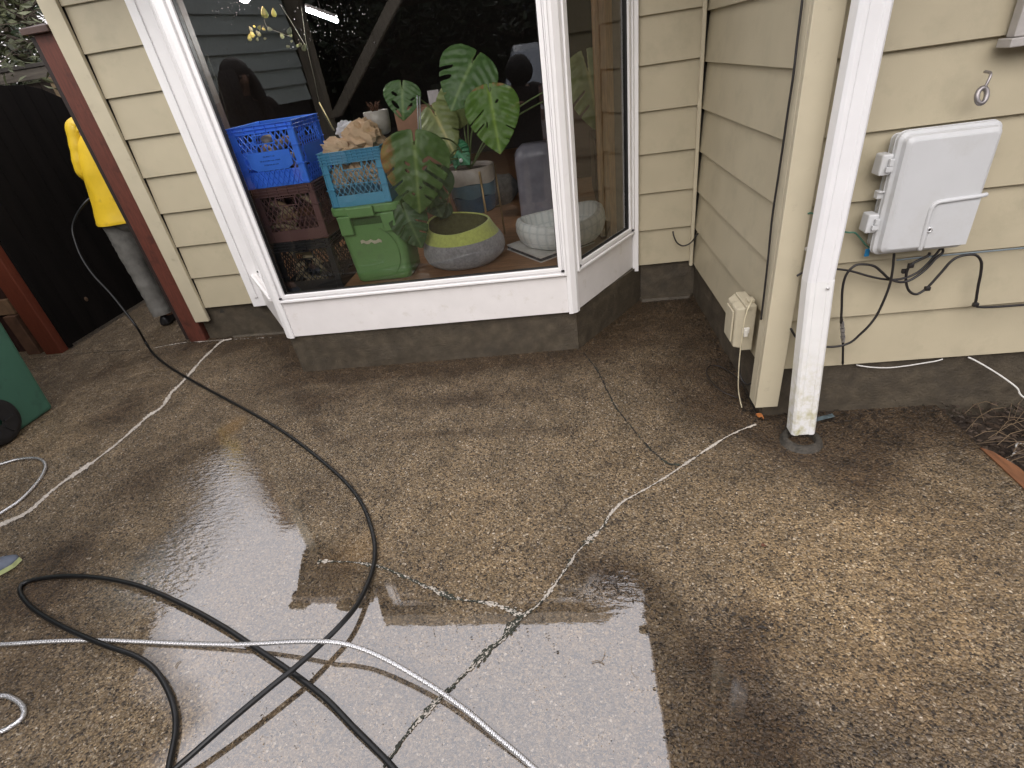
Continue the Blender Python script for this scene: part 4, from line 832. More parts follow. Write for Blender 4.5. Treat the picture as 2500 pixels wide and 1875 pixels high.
MB().add([(-.80, -4.555, 1.095), (.70, -4.555, 1.095), (.60, -5.10, 1.585), (-.70, -5.10, 1.585)], [(0, 1, 2, 3)]).build('windscreen', vg, van)
MB().box((-.50, -3.76, .62), (.40, -3.742, .78)).build('grille', gasket_m, van)
for sx in (-.72, .50):
    MB().ball((sx+.06, -3.80, .74), (.13, .06, .08)).build('headlight', mat('headlight_lens', (.7, .7, .7), rough=.1, spec=.8), van, smooth=True)
for sx in (-.86, .76):
    for y in (-4.5, -7.2):
        q = MB().lathe([(.05, -.09), (.30, -.10), (.33, -.07), (.33, .07), (.30, .10), (.05, .09)], (0, 0, 0), 24); q.v = [(sx+z, y+x, .25+yy_) for x, yy_, z in q.v]; q.build('wheel', MATS['black_rubber'], van, smooth=True)

# ================================================================== PEOPLE
skin_m = mat('skin', (.42, .24, .17), rough=.5, var=.08, vscale=20)
def person(label, loc, face, J, jacket, trousers, shoes, hair, name='person', hem=.85, cap=None, long_hair=False, waist=(.20, .15), shoe_band=None):
    """J: joints in local coordinates (x right of the body, y forward, z up); face: rotation about z"""
    t = thing(name, label, 'person', (0, 0, 0))
    Rm = Matrix.Rotation(face, 4, 'Z'); L = Vector(loc)
    Wp = lambda p: Rm @ Vector(p) + L
    t.location = L
    # body: one skinned surface, hands with five fingers
    V = []; RR = []; E_ = []
    def pt(p, r): V.append(Wp(p)); RR.append(r); return len(V)-1
    pel = pt(J['pelvis'], .13); 
    def lerp(a, b, k): return [a[i]*(1-k)+b[i]*k for i in range(3)]
    sp = pt(lerp(J['pelvis'], J['chest'], .5), .115); ch = pt(J['chest'], .13); nk = pt(J['neck'], .055); hd0 = pt(lerp(J['neck'], J['head'], .45), .062); hd1 = pt(J['head'], .095); hd2 = pt([J['head'][0], J['head'][1]-.01, J['head'][2]+.09], .072)
    E_ += [(pel, sp), (sp, ch), (ch, nk), (nk, hd0), (hd0, hd1), (hd1, hd2)]
    fx, fy = J.get('look', (0, 1)); hx, hy, hz = J['head']
    ns = pt([hx+fx*.105, hy+fy*.105, hz-.012], .013); E_.append((hd1, ns))
    for s in 'lr':
        a = pt(J['sh_'+s], .058); b = pt(J['el_'+s], .043); c = pt(J['wr_'+s], .028); E_ += [(ch, a), (a, b), (b, c)]
        d = (Vector(J['wr_'+s]) - Vector(J['el_'+s])).normalized(); sd_ = d.cross(Vector((0, 0, 1))); sd_ = sd_.normalized() if sd_.length > .1 else Vector((0, 1, 0)); cu = d.cross(sd_).normalized()
        w0 = Vector(J['wr_'+s]); pm = pt(w0 + d*.055, .026); E_.append((c, pm))
        for k, ln in enumerate((.070, .080, .076, .060)):
            o = sd_*(.024 - .016*k); f0 = pt(w0 + d*.095 + o, .0095); f1 = pt(w0 + d*(.095+ln*.5) + o + cu*.012, .0085); f2 = pt(w0 + d*(.095+ln*.75) + o + cu*.035, .0075); E_ += [(pm, f0), (f0, f1), (f1, f2)]
        t0 = pt(w0 + d*.05 + sd_*.038, .0105); t1 = pt(w0 + d*.085 + sd_*.05 + cu*.02, .0085); E_ += [(pm, t0), (t0, t1)]
        h = pt(J['hip_'+s], .085); k_ = pt(J['kn_'+s], .055); an = pt(J['an_'+s], .040); to = pt(J['toe_'+s], .032); E_ += [(pel, h), (h, k_), (k_, an), (an, to)]
    me_ = bpy.data.meshes.new('body'); me_.from_pydata([tuple(v) for v in V], E_, []); ob = bpy.data.objects.new('body', me_); C.objects.link(ob); me_.materials.append(skin_m)
    ob.modifiers.new('skin', 'SKIN'); ob.modifiers.new('sub', 'SUBSURF').levels = 1; ob.modifiers['sub'].render_levels = 2
    for i, d_ in enumerate(me_.skin_vertices[0].data): d_.radius = (RR[i], RR[i]); d_.use_root = (i == 0)
    ob.parent = t; ob.matrix_parent_inverse = parent_inv(t)
    # coat: lofted torso plus sleeves
    mb = MB(); P0, P1 = Vector(J['pelvis']), Vector(J['chest']); NK = Vector(J['neck']); rings = []
    zh = hem
    ax = lambda z: P0.lerp(P1, (z-P0.z)/(P1.z-P0.z)) if z < P1.z else P1.lerp(NK, min(1, (z-P1.z)/max(.01, NK.z-P1.z)))
    prof_ = prof_up = [(zh, waist[0]+.035, waist[1]+.03), (zh+.02, waist[0]+.037, waist[1]+.032), ((zh+P1.z)/2, waist[0]+.012, waist[1]+.01), (P1.z-.06, waist[0]+.022, waist[1]), (P1.z+.05, waist[0]+.012, waist[1]-.02), ((P1.z+NK.z)/2+.03, .15, .10), (NK.z-.02, .075, .075), (NK.z+.02, .068, .07)]
    zz_ = np.linspace(0, len(prof_)-1, 34); prof_ = [tuple(float(np.interp(q_, range(len(prof_up)), [r_[c_] for r_ in prof_up])) for c_ in range(3)) for q_ in zz_]
    n = 36; vs = []
    for z, rx, ry in prof_:
        c = ax(z)
        for k in range(n):
            th = 2*math.pi*k/n; wv = 1 + (.09*noise.noise((math.cos(th)*2.2, math.sin(th)*2.2, z*7+loc[0])) + .05*noise.noise((math.cos(th)*5, math.sin(th)*5, z*12+loc[0]))) * (1 if z < P1.z else .3)
            vs.append(Wp((c.x+rx*wv*math.cos(th), c.y+ry*wv*math.sin(th), z)))
    mb.add(vs, [(i*n+k, i*n+(k+1) % n, (i+1)*n+(k+1) % n, (i+1)*n+k) for i in range(len(prof_)-1) for k in range(n)])
    for s in 'lr':
        A, B, D = Vector(J['sh_'+s]), Vector(J['el_'+s]), Vector(J['wr_'+s]); P = spline([A.lerp(Vector(J['chest']), .25), A, A.lerp(B, .5), B, B.lerp(D, .5), D], 5); P = [Wp(p) for p in P]
        m_ = len(P); rad = [(J.get('sleeve', .088) - .026*i/(m_-1)) * (1 + .06*math.sin(i*2.1) + .05*noise.noise((i*.9, loc[0], 3))) for i in range(m_)]
        mb.tube(P, rad, 14)
    jk = mb.build('jacket', jacket, t, smooth=True)
    sb = jk.modifiers.new('sub', 'SUBSURF'); sb.levels = 1; sb.render_levels = 1
    for s in 'lr':
        D = Vector(J['wr_'+s]); B = Vector(J['el_'+s]); MB().tube([Wp(D.lerp(B, .22)), Wp(D.lerp(B, .10)), Wp(D.lerp(B, .0))], [.052, .054, .050], 14).build('cuff', mat('grey_cuff', (.25, .25, .24), rough=.6), jk, smooth=True)
    tr = MB()
    for s in 'lr':
        P = spline([J['hip_'+s], lerp(J['hip_'+s], J['kn_'+s], .5), J['kn_'+s], lerp(J['kn_'+s], J['an_'+s], .5), lerp(J['kn_'+s], J['an_'+s], .97)], 9); m_ = len(P); vs = []
        for i, p in enumerate(P):
            r = .112 - .036*min(1, i/(m_*.55)) + .004*(i > m_*.9)
            for k in range(18):
                th = 2*math.pi*k/18; f = 1 + .07*noise.noise((math.cos(th)*1.4, math.sin(th)*1.4+i*.55, i*.45+ord(s))) + .10*noise.noise((math.cos(th)*2.5, math.sin(th)*2.5, i*.9+3))*(.4+i/m_)
                vs.append(Wp((p[0]+r*f*math.cos(th), p[1]+r*f*math.sin(th), p[2])))
        tr.add(vs, [(i*18+k, i*18+(k+1) % 18, (i+1)*18+(k+1) % 18, (i+1)*18+k) for i in range(m_-1) for k in range(18)])
    c = Vector(J['pelvis']); tr.ball(tuple(Wp((c.x, c.y, c.z-.02))), (.17, .17, .15), 16, 8)
    to_ = tr.build('trousers', trousers, t, smooth=True)
    for s in 'lr':
        a, b = Vector(J['an_'+s]), Vector(J['toe_'+s]); d = (b-a); d.z = 0; ln = d.length; d = d.normalized(); q = Vector((-d.y, d.x, 0)); gz = -L.z
        sh = MB(); vs = []
        st_ = [(-.055, .036, .075), (-.03, .042, .10), (.03, .042, .10), (.09, .046, .066), (ln-.02, .048, .054), (ln+.03, .036, .038), (ln+.05, .012, .026)]
        for f, wd, hh in st_:
            c = Vector((a.x, a.y, 0)) + d*f; vs += [Wp(c - q*wd + Vector((0, 0, .002))), Wp(c - q*wd*1.02 + Vector((0, 0, .024))), Wp(c - q*wd*.6 + Vector((0, 0, hh))), Wp(c + q*wd*.6 + Vector((0, 0, hh))), Wp(c + q*wd*1.02 + Vector((0, 0, .024))), Wp(c + q*wd + Vector((0, 0, .002)))]
        so_ = sh.add(vs, [(6*i+k, 6*i+(k+1) % 6, 6*i+6+(k+1) % 6, 6*i+6+k) for i in range(6) for k in range(6)] + [(5, 4, 3, 2, 1, 0), tuple(range(36, 42))]).build('shoe', shoes, t, smooth=True)
        sm_ = so_.modifiers.new('sub', 'SUBSURF'); sm_.levels = 1; sm_.render_levels = 2
        if shoe_band:
            bb_ = []
            for f, wd, hh in [(.0, .0445, 0), (.09, .0485, 0), (ln-.02, .0505, 0), (ln+.03, .041, 0), (ln+.055, .012, 0)]:
                c = Vector((a.x, a.y, 0)) + d*f; bb_ += [Wp(c-q*wd+Vector((0, 0, .006))), Wp(c-q*wd+Vector((0, 0, .026)))]
            MB().add(bb_, [(2*i, 2*i+1, 2*i+3, 2*i+2) for i in range(4)]).build('sole_edge', shoe_band, so_)
    # head details
    f = Vector((fx, fy, 0)).normalized(); q = Vector((-f.y, f.x, 0)); H = Vector(J['head'])
    for sg in (-1, 1):
        MB().ball(tuple(Wp(H + f*.088 + q*.033*sg + Vector((0, 0, .018)))), .0125, 10, 6).build('eye', mat('eye', (.12, .09, .07), rough=.2, var=.3), t, smooth=True)
    hb = MB(); ctr = H + Vector((0, 0, .045)) - f*.018
    hb.ball(tuple(Wp(ctr + (f*.03 - Vector((0, 0, .02)) if J.get('hood') else Vector()))), tuple(q_*(1.22 if J.get('hood') else 1) for q_ in (.112, .112, .115)), 18, 12, lambda u: 1 + .06*noise.noise((u.x*3, u.y*3, u.z*3)))  # hood flag enlarges the cap over the face to darken it
    if long_hair:
        for k in range(26):
            an_ = math.pi*(.22 + 1.56*k/25); dr_ = f*math.cos(an_) + q*math.sin(an_); s0 = ctr + dr_*.095 + Vector((0, 0, .02)); P = spline([s0, s0+dr_*.035+Vector((0, 0, -.10)), s0+dr_*.05+Vector((.02*math.sin(k*3), 0, -.22)), s0+dr_*.035+Vector((.03*math.sin(k*5), .02*math.cos(k*4), -.36))], 5)
            hb.tube([Wp(p) for p in P], [.026, .027, .028, .028, .028, .028, .028, .027, .027, .026, .025, .024, .02, .016, .012, .006][:len(P)], 7)
    hb.build('hair' if not cap else 'cap', hair if not cap else cap, t, smooth=True)
    return t
yel = mat('yellow_rain_jacket', (.74, .50, .025), rough=.38, var=.10, vscale=9, bump=.3, bscale=22, dirt=(.42, .26, .03), dscale=9, dlo=.56, dhi=.82)
gtr = mat('grey_wet_trousers', (.17, .165, .15), rough=.7, var=.2, vscale=20, bump=.6, bscale=30, dirt=(.08, .08, .075), dscale=9, dlo=.5, dhi=.75)
person('person in yellow jacket and grey trousers holding the black hose behind the gate post', (-3.335, 3.90, 0), R(20),
       dict(pelvis=(.01, 0, .93), chest=(.075, .02, 1.36), neck=(.12, .02, 1.55), head=(.15, .05, 1.68), look=(-.3, 1), sh_l=(-.045, .01, 1.53), el_l=(-.130, -.02, 1.25), wr_l=(-.115, .07, 1.11), sh_r=(.19, .01, 1.46), el_r=(.24, .05, 1.20), wr_r=(.10, .25, 1.10), sleeve=.072,
            hip_l=(-.095, 0, .88), kn_l=(-.115, -.01, .49), an_l=(-.105, -.03, .09), toe_l=(-.09, .10, .03), hip_r=(.095, 0, .88), kn_r=(.11, .03, .49), an_r=(.11, .02, .09), toe_r=(.13, .16, .03)), yel, gtr, mat('black_boots', (.015, .015, .016), rough=.4), mat('dark_hair', (.03, .02, .015), rough=.5), cap=mat('grey_cap', (.12, .125, .135), rough=.6), hem=.865)
drk = mat('dark_plum_coat', (.022, .012, .014), rough=.8, var=.3, bump=.3, bscale=60); dtr = mat('dark_trousers', (.02, .02, .024), rough=.8)
person('long-haired person in a dark coat, a shoe tip in frame, reflected in the window', (-2.525, .925, 0), R(-48),
       dict(pelvis=(0, 0, .98), chest=(0, .02, 1.40), neck=(0, .03, 1.53), head=(.0, .07, 1.66), look=(.2, 1), sh_l=(-.19, .01, 1.45), el_l=(-.24, -.03, 1.18), wr_l=(-.22, .08, .96), sh_r=(.19, .01, 1.45), el_r=(.24, .0, 1.18), wr_r=(.18, .16, 1.0),
            hip_l=(-.095, 0, .92), kn_l=(-.11, .10, .51), an_l=(-.235, .19, .09), toe_l=(-.235, .31, .03), hip_r=(.095, 0, .92), kn_r=(.11, -.03, .51), an_r=(.115, -.15, .09), toe_r=(.13, -.02, .03)), drk, dtr, mat('grey_blue_shoe', (.10, .12, .16), rough=.5, var=.2), mat('dark_hair_long', (.02, .012, .010), rough=.5, var=.4), long_hair=True, hem=.80, shoe_band=mat('lime_white_sole', (.55, .62, .30), rough=.5, var=.2, vscale=30))
person('photographer in black clothes and cap, seen only as a reflection beside the window post', (-.40, -.62, 0), R(-12),
       dict(pelvis=(0, 0, .86), chest=(0, .06, 1.17), neck=(0, .08, 1.29), head=(.02, .11, 1.39), look=(.1, 1), hood=True, sh_l=(-.18, .06, 1.22), el_l=(-.22, .10, .98), wr_l=(-.10, .28, 1.10), sh_r=(.18, .06, 1.22), el_r=(.29, .20, 1.12), wr_r=(.33, .34, 1.36),
            hip_l=(-.095, 0, .82), kn_l=(-.11, .06, .45), an_l=(-.11, -.02, .09), toe_l=(-.12, .10, .03), hip_r=(.095, 0, .82), kn_r=(.11, .06, .45), an_r=(.11, -.02, .09), toe_r=(.13, .10, .03)), drk, dtr, MATS['black_boots'], MATS['dark_hair'], cap=mat('black_cap', (.015, .013, .013), rough=.7), hem=.70)

# ================================================================== INSIDE THE BAY
ZF = .503
def plastic(nm, c): return mat(nm, c, rough=.4, var=.08, vscale=9, bump=.05, bscale=300)
def crate(label, x0, y0, z0, w_, d_, h_, M, style, group='milk crates stacked in the bay window'):
    t = thing('milk_crate', label, 'crate', (x0+w_/2, y0+d_/2, z0), group)
    x1, y1, z1 = x0+w_, y0+d_, z0+h_
    sides = [(local((x0, y0), (1, 0), (0, -1)), w_), (local((x1, y0), (0, 1), (1, 0)), d_), (local((x1, y1), (-1, 0), (0, 1)), w_), (local((x0, y1), (0, -1), (-1, 0)), d_)]
    rim = MB(); posts = [MB() for _ in range(4)]; rimh = {'blue': .040, 'brown': .050, 'black': .055, 'teal': .062}[style]; pw = .038
    for T, L in sides:
        nr = {'blue': 3, 'brown': 4, 'black': 4, 'teal': 5}[style]
        rim.box((0, -.012, z1-rimh), (L, -.006, z1-.002), T)
        for k in range(nr): zz = z1 - rimh + k*(rimh-.005)/(nr-1); rim.box((-.003, -.0058, zz), (L+.003, .004, zz+.004), T)
        for k in range(6 if style != 'teal' else 12): u = L*(k+.5)/(6 if style != 'teal' else 12); rim.box((u-.0015, -.0059, z1-rimh+.0042), (u+.0015, .0025, z1-.003), T)
        for a, b in ((0, pw), (L-pw, L)):
            po_ = posts[(sides.index((T, L)) + (1 if a > 0 else 0)) % 4]; po_.box((a, -.010, z0), (b, -.003, z1-rimh-.0005), T)
            for zz in (z0+.005, z0+h_*.32, z0+h_*.62): po_.box((a-.002, -.0028, zz), (b+.004, .004, zz+.005), T)
    rim.build('rim', M, t, bevel=.001, seg=1); [po_.build('corner_post', M, t, bevel=.0015, seg=1) for po_ in posts]
    zl0 = z0 + {'blue': .006, 'brown': .062, 'black': .062, 'teal': .060}[style]; zl1 = z1-rimh
    for si, (T, L) in enumerate(sides):
        lt = MB(); u0, u1 = pw, L-pw; hole = (L/2-.052, L/2+.052, zl1-.050+(.0 if style != 'teal' else .018), zl1-.012+(.0 if style != 'teal' else .018)); plate = (u0+.022, u1-.022, z0+.085, z0+.178) if style == 'blue' else None
        ang = 1.05; stp = .030
        for sg in (-1, 1):
            c = -1.0
            while c < 1.5:
                seg_ = []
                for k in range(61):
                    v = zl0 + (zl1-zl0)*k/60; u = c + sg*(v-zl0)/math.tan(ang)
                    ok = u0 <= u <= u1 and not (hole[0] < u < hole[1] and hole[2] < v < hole[3]) and not (plate and plate[0] < u < plate[1] and plate[2] < v < plate[3])
                    if ok: seg_.append((u, v))
                    if (not ok or k == 60) and len(seg_) > 1:
                        (ua, va), (ub, vb) = seg_[0], seg_[-1]; dx, dz = ub-ua, vb-va; ll = math.hypot(dx, dz); px, pz = -dz/ll*.0019, dx/ll*.0019
                        yo = -.0085 if sg > 0 else -.0070
                        lt.hexa([T((ua-px, yo, va-pz)), T((ua+px, yo, va+pz)), T((ua+px, yo+.0045, va+pz)), T((ua-px, yo+.0045, va-pz))], [T((ub-px, yo, vb-pz)), T((ub+px, yo, vb+pz)), T((ub+px, yo+.0045, vb+pz)), T((ub-px, yo+.0045, vb-pz))])
                    if not ok: seg_ = []
                c += stp
        a, b, c_, d = hole
        for bx in ((a-.006, -.009, c_-.005, b+.006, -.001, c_), (a-.006, -.009, d, b+.006, -.001, d+.005), (a-.006, -.009, c_, a, -.001, d), (b, -.009, c_, b+.006, -.001, d)): lt.box((bx[0], bx[1], bx[2]), (bx[3], bx[4], bx[5]), T)
        if style != 'blue': lt.box((u0, -.0095, z0), (u1, -.0035, zl0-.0005), T).box((u0, -.0094, zl0+.052), (u1, -.0035, zl0+.056), T)
        else:
            lt.prism([(plate[0], plate[3]), (plate[0], plate[2]+.02), (plate[0]+.035, plate[2]), (plate[1]-.035, plate[2]), (plate[1], plate[2]+.02), (plate[1], plate[3])], -.0095, -.0025, lambda q, T=T: T((q[0], q[2], q[1])))
            lt.box((u0, -.0135, z0), (u1, -.0115, z0+.082), T)
        sp_ = lt.build('side_panel', M, t)
        if style == 'blue' and si == 0:
            for k, (txt, sz) in enumerate((('PROPERTY OF', .0105), ('USE BY OTHER THAN OWNER', .0085), ('PUNISHABLE BY LAW', .0085))):
                cu = bpy.data.curves.new('embossed_text', 'FONT'); cu.body = txt; cu.size = sz; cu.extrude = .0007; cu.align_x = 'CENTER'
                tmp = bpy.data.objects.new('embossed_text', cu); C.objects.link(tmp); bpy.context.view_layer.update()
                mesh = bpy.data.meshes.new_from_object(tmp.evaluated_get(bpy.context.evaluated_depsgraph_get())); bpy.data.objects.remove(tmp)
                q = bpy.data.objects.new('embossed_text', mesh); C.objects.link(q); mesh.materials.clear(); mesh.materials.append(plastic('blue_crate_emboss', (.025, .09, .42)))
                mesh.transform(Matrix.Translation((x0+w_/2, y0+.0021, z0+.150-.020*k)) @ Matrix.Rotation(R(90), 4, 'X')); q.parent = sp_
    MB().box((x0+.011, y0+.011, z0), (x1-.011, y1-.011, z0+.006)).build('base', M, t)
    return t
blu = plastic('blue_crate_plastic', (.06, .24, .95)); brn = plastic('brown_crate_plastic', (.17, .09, .082)); blc = plastic('black_crate_plastic', (.03, .031, .032)); tea = plastic('teal_crate_plastic', (.10, .36, .55))
CX, CY = -1.716, 2.905
crate('black milk crate at the bottom of the left stack behind the window', CX, CY, ZF, .360, .355, .303, blc, 'black')
crate('dark brown milk crate between the bright blue crate and the black one', CX, CY+.004, ZF+.304, .362, .355, .302, brn, 'brown')
crate('bright blue milk crate on top of the left stack', CX-.004, CY-.004, ZF+.607, .362, .358, .308, blu, 'blue')
# contents of the crates
pale = mat('pale_split_wood', (.36, .30, .19), rough=.7, var=.4, vscale=22); tan_ = mat('tan_lumps', (.34, .23, .13), rough=.7, var=.45, vscale=26)
rs = random.Random(11)
def chunk(c, L, r, a, tl, M, label, cat='wood', name='wood_chunk', group=None):
    d = Vector((math.cos(a)*math.cos(tl), math.sin(a)*math.cos(tl), math.sin(tl))); P = [Vector(c) + d*L*(k-.5) + Vector((0, 0, .012*math.sin(k*4))) for k in (0, .25, .5, .75, 1)]
    return tag(MB().tube(P, [r*.7, r, r*1.1, r*.9, r*.6], 7).build(name, M, smooth=True), label, cat, group)
for k in range(10): chunk((CX+.07+.22*rs.random(), CY+.05+.05*rs.random(), ZF+.04+.025*k), rs.uniform(.08, .15), rs.uniform(.010, .020), rs.uniform(-.7, .7), rs.uniform(-.7, .7), pale, 'pale split wood piece inside the bottom black crate', group='wood pieces in the black crate')
for k in range(8): chunk((CX+.08+.2*rs.random(), CY+.045+.05*rs.random(), ZF+.35+.024*k), rs.uniform(.10, .2), rs.uniform(.011, .022), rs.uniform(-.5, .5), rs.uniform(-.6, .5), pale if k % 3 else tan_, 'pale branch piece inside the dark brown crate', group='wood pieces in the brown crate')
for k in range(9):
    q = tag(MB().ball((CX+.07+.21*rs.random(), CY+.07+.08*rs.random(), ZF+.70+.017*k), (rs.uniform(.03, .05), .03, rs.uniform(.02, .034)), 12, 8, lambda u: 1+.2*noise.noise((u.x*2+k, u.y*2, u.z*2))).build('lump', tan_ if k % 2 else pale, smooth=True), 'tan lump packed inside the bright blue crate', 'lump', 'lumps in the blue crate')
tag(MB().box((CX+.03, CY+.18, ZF+.62), (CX+.33, CY+.33, ZF+.80)).build('dark_filler', mat('dark_filler', (.03, .02, .016), rough=.9)), 'dark bundle at the back inside the bright blue crate', 'filler')  # plain dark box filling the back of the crate
# green tote
tb_ = thing('storage_tote', 'green lidded storage tote with a strip of masking tape, under the teal crate', 'tote', (-1.108, 3.08, ZF))
gpl = mat('green_tote_plastic', (.185, .37, .125), rough=.42, var=.08, vscale=8, bump=.1, bscale=240, dirt=(.16, .28, .12), dscale=7)
def rr2(cx, cy, hx, hy, r, n=5):
    return [(x, y) for x, y in rrect(cx-hx, cx+hx, cy-hy, cy+hy, r, n)]
mb = MB(); vs = []; lay = [(0, .156, .130, .035), (.012, .170, .142, .045), (.06, .173, .145, .045), (.064, .171, .143, .045), (.30, .185, .156, .045), (.40, .193, .163, .045)]
for z, hx, hy, r in lay: vs += [(x, y, ZF+z) for x, y in rr2(-1.110, 3.092, hx, hy, r)]
mb.add(vs, [(i*24+k, i*24+(k+1) % 24, (i+1)*24+(k+1) % 24, (i+1)*24+k) for i in range(5) for k in range(24)] + [tuple(range(23, -1, -1))]).build('body', gpl, tb_, smooth=True)
MB().prism(rr2(-1.110, 3.092, .204, .175, .05), ZF+.405, ZF+.452).build('lid', gpl, tb_, bevel=.010, seg=3)
MB().box((-1.275, 2.905, ZF+.30), (-1.20, 2.935, ZF+.405)).box((-1.02, 2.905, ZF+.30), (-.945, 2.935, ZF+.405)).build('corner_lug', gpl, tb_, bevel=.006)
MB().box((-1.205, 2.893, ZF+.395), (-1.05, 2.9165, ZF+.452)).build('handle', gpl, tb_, bevel=.008)
MB().box((-1.20, 2.930, ZF+.345), (-1.03, 2.9365, ZF+.392)).build('handle_recess', mat('green_shadow_plastic', (.05, .12, .03), rough=.5), tb_)
tp = [( -1.185 + .125*k/8, 2.9375 - .0, ZF+.258 + .006*math.sin(k*2.0) - .006*k/8) for k in range(9)]
MB().add([(x, 2.9315 + .0012*(k % 2), z) for k, (x, _, z) in enumerate(tp)] + [(x, 2.934, z-.019-.003*math.sin(k*3)) for k, (x, _, z) in enumerate(tp)], [(k, k+9, k+10, k+1) for k in range(8)]).build('tape', mat('masking_tape', (.68, .64, .48), rough=.6), tb_)
# raised oval rib on the front of the tote
P = [(-1.10 + .125*math.cos(a), 2.9455 - .0625*(ZF*0 + (.17 + .155*math.sin(a))) + .004, ZF+.17+.155*math.sin(a)) for a in np.linspace(-1.3, 1.2, 22)]
MB().tube(P, .0032, 6).build('rib', gpl, tb_, smooth=True)
crate('teal-blue milk crate filled with crumpled brown paper on the green tote', -1.288, 2.928, ZF+.4535, .345, .325, .285, tea, 'teal')
# crumpled paper, white tissue, small pot
kraft = mat('kraft_paper', (.60, .43, .27), rough=.75, var=.15, vscale=14, bump=.3, bscale=40)
def crumple(c, r, M, name, label, cat, sd, amt=.42, group=None):
    def fn(u):
        p = u*2.3 + Vector((sd, sd*2, 0)); return 1 + amt*(abs(noise.noise(p)) * 1.2 - .35) + amt*.7*(abs(noise.noise(p*2.4)) - .25) + amt*.3*noise.noise(p*6)
    o = tag(MB().ball(c, r, 26, 16, fn).build(name, M), label, cat, group); return o
crumple((-1.195, 3.03, ZF+.735), (.100, .075, .062), kraft, 'paper_bag', 'crumpled brown paper bag at the left of the teal crate', 'paper bag', 3.1)
crumple((-1.060, 3.06, ZF+.775), (.108, .085, .092), kraft, 'paper_bag', 'taller crumpled brown paper bag at the right of the teal crate', 'paper bag', 7.7)
for k in range(3): crumple((-1.22+.11*k, 3.02, ZF+.60+.012*(k % 2)), (.07, .07, .06), kraft, 'paper_bag', 'crumpled brown paper seen through the side lattice of the teal crate', 'paper bag', 9+k*3.3, group='paper inside the teal crate')
crumple((-1.165, 3.13, ZF+.815), (.060, .05, .048), mat('white_tissue', (.62, .64, .68), rough=.7, var=.08), 'tissue', 'white crumpled tissue between the paper bags and the left crate stack', 'tissue', 5.2, .35)
wp_ = thing('small_pot', 'small off-white pot with a dried brown plant behind the taller paper bag', 'pot', (-1.00, 3.20, ZF+.78))
MB().lathe([(.04, .0), (.058, .01), (.068, .06), (.070, .12), (.064, .122), (.060, .07), (.0, .065)], (-1.00, 3.20, ZF+.765), 28).build('pot', mat('offwhite_glaze', (.40, .38, .34), rough=.35, var=.15, vscale=30), wp_, smooth=True)
mb = MB()
for k in range(26): a = rs.random()*6.28; r = rs.uniform(.01, .055); mb.tube([(-1.0, 3.2, ZF+.85), (-1.0+math.cos(a)*r*.6, 3.2+math.sin(a)*r*.6, ZF+.90+rs.random()*.02), (-1.0+math.cos(a)*r, 3.2+math.sin(a)*r, ZF+.885+rs.random()*.05)], [.002, .003, .0015], 5)
mb.build('dried_plant', mat('dried_stems', (.10, .045, .025), rough=.8, var=.5, vscale=40), wp_)

# felt basket
fb_ = thing('felt_basket', 'round grey felt basket with a lime green wavy rim in front of the plant stand', 'basket', (-.632, 3.15, ZF))
gfe = mat('grey_felt', (.36, .35, .36), rough=.95, var=.28, vscale=70, bump=.8, bscale=240, dirt=(.25, .245, .25), dscale=14, dlo=.45, dhi=.75, sheen=.3); lfe = mat('lime_felt', (.56, .63, .16), rough=.95, var=.14, vscale=60, bump=.7, bscale=240, sheen=.3); ife = mat('olive_felt_inside', (.17, .17, .065), rough=.95, var=.2, vscale=50, bump=.6)
def wav(q, i, th):
    x, y, z = q; k = max(0, (z-.13)/.15); a = math.cos(th-2.6); wob = 1 + .02*noise.noise((math.cos(th)*2, math.sin(th)*2, z*6))
    return (x*wob - .012*k, y*wob*.97, z*(1 + k*(.10*math.cos(th-2.0) + .05*math.cos(2*th+.9))))
MB().lathe([(.0, .0), (.14, .001), (.200, .014), (.238, .045), (.253, .085), (.250, .125), (.238, .158), (.230, .170)], (-.632, 3.15, ZF), 48, wav).build('felt_bowl', gfe, fb_, smooth=True)
MB().lathe([(.2305, .1695), (.220, .190), (.208, .214), (.198, .236), (.193, .247), (.185, .249), (.180, .243)], (-.632, 3.15, ZF), 48, wav).build('rim_band', lfe, fb_, smooth=True)
MB().lathe([(.1802, .2425), (.195, .20), (.220, .14), (.232, .08), (.21, .03), (.0, .012)], (-.632, 3.15, ZF), 48, wav).build('lining', ife, fb_, smooth=True)

# plant pot, gold stand, monstera
PX, PY = -.585, 3.56
sd_ = thing('plant_stand', 'thin gold metal plant stand holding the blue glazed pot', 'plant stand', (PX, PY, ZF))
gold = mat('aged_gold_metal', (.38, .27, .13), rough=.4, metal=.7, var=.2)
for k in range(4):
    a = R(-62+90*k); r0 = .168; MB().tube([(PX+r0*math.cos(a)*1.06, PY+r0*math.sin(a)*1.06, ZF+.0), (PX+r0*math.cos(a), PY+r0*math.sin(a), ZF+.47)], .0068, 8).build('leg', gold, sd_, smooth=True)
MB().tube([(PX+.165*math.cos(R(28)), PY+.165*math.sin(R(28)), ZF+.20), (PX-.165*math.cos(R(28)), PY-.165*math.sin(R(28)), ZF+.20)], .0075, 8).tube([(PX+.165*math.cos(R(-62)), PY+.165*math.sin(R(-62)), ZF+.20), (PX-.165*math.cos(R(-62)), PY-.165*math.sin(R(-62)), ZF+.20)], .007, 8).build('cross_bar', gold, sd_, smooth=True)
pot = thing('plant_pot', 'blue and grey banded glazed pot standing in the gold plant stand', 'pot', (PX, PY, ZF+.21))
zb = ZF+.209
MB().lathe([(.0, .0), (.125, .0), (.138, .015), (.148, .105)], (PX, PY, zb), 40).build('dark_blue_band', mat('dark_blue_glaze', (.03, .075, .14), rough=.25, var=.3, vscale=10), pot, smooth=True)
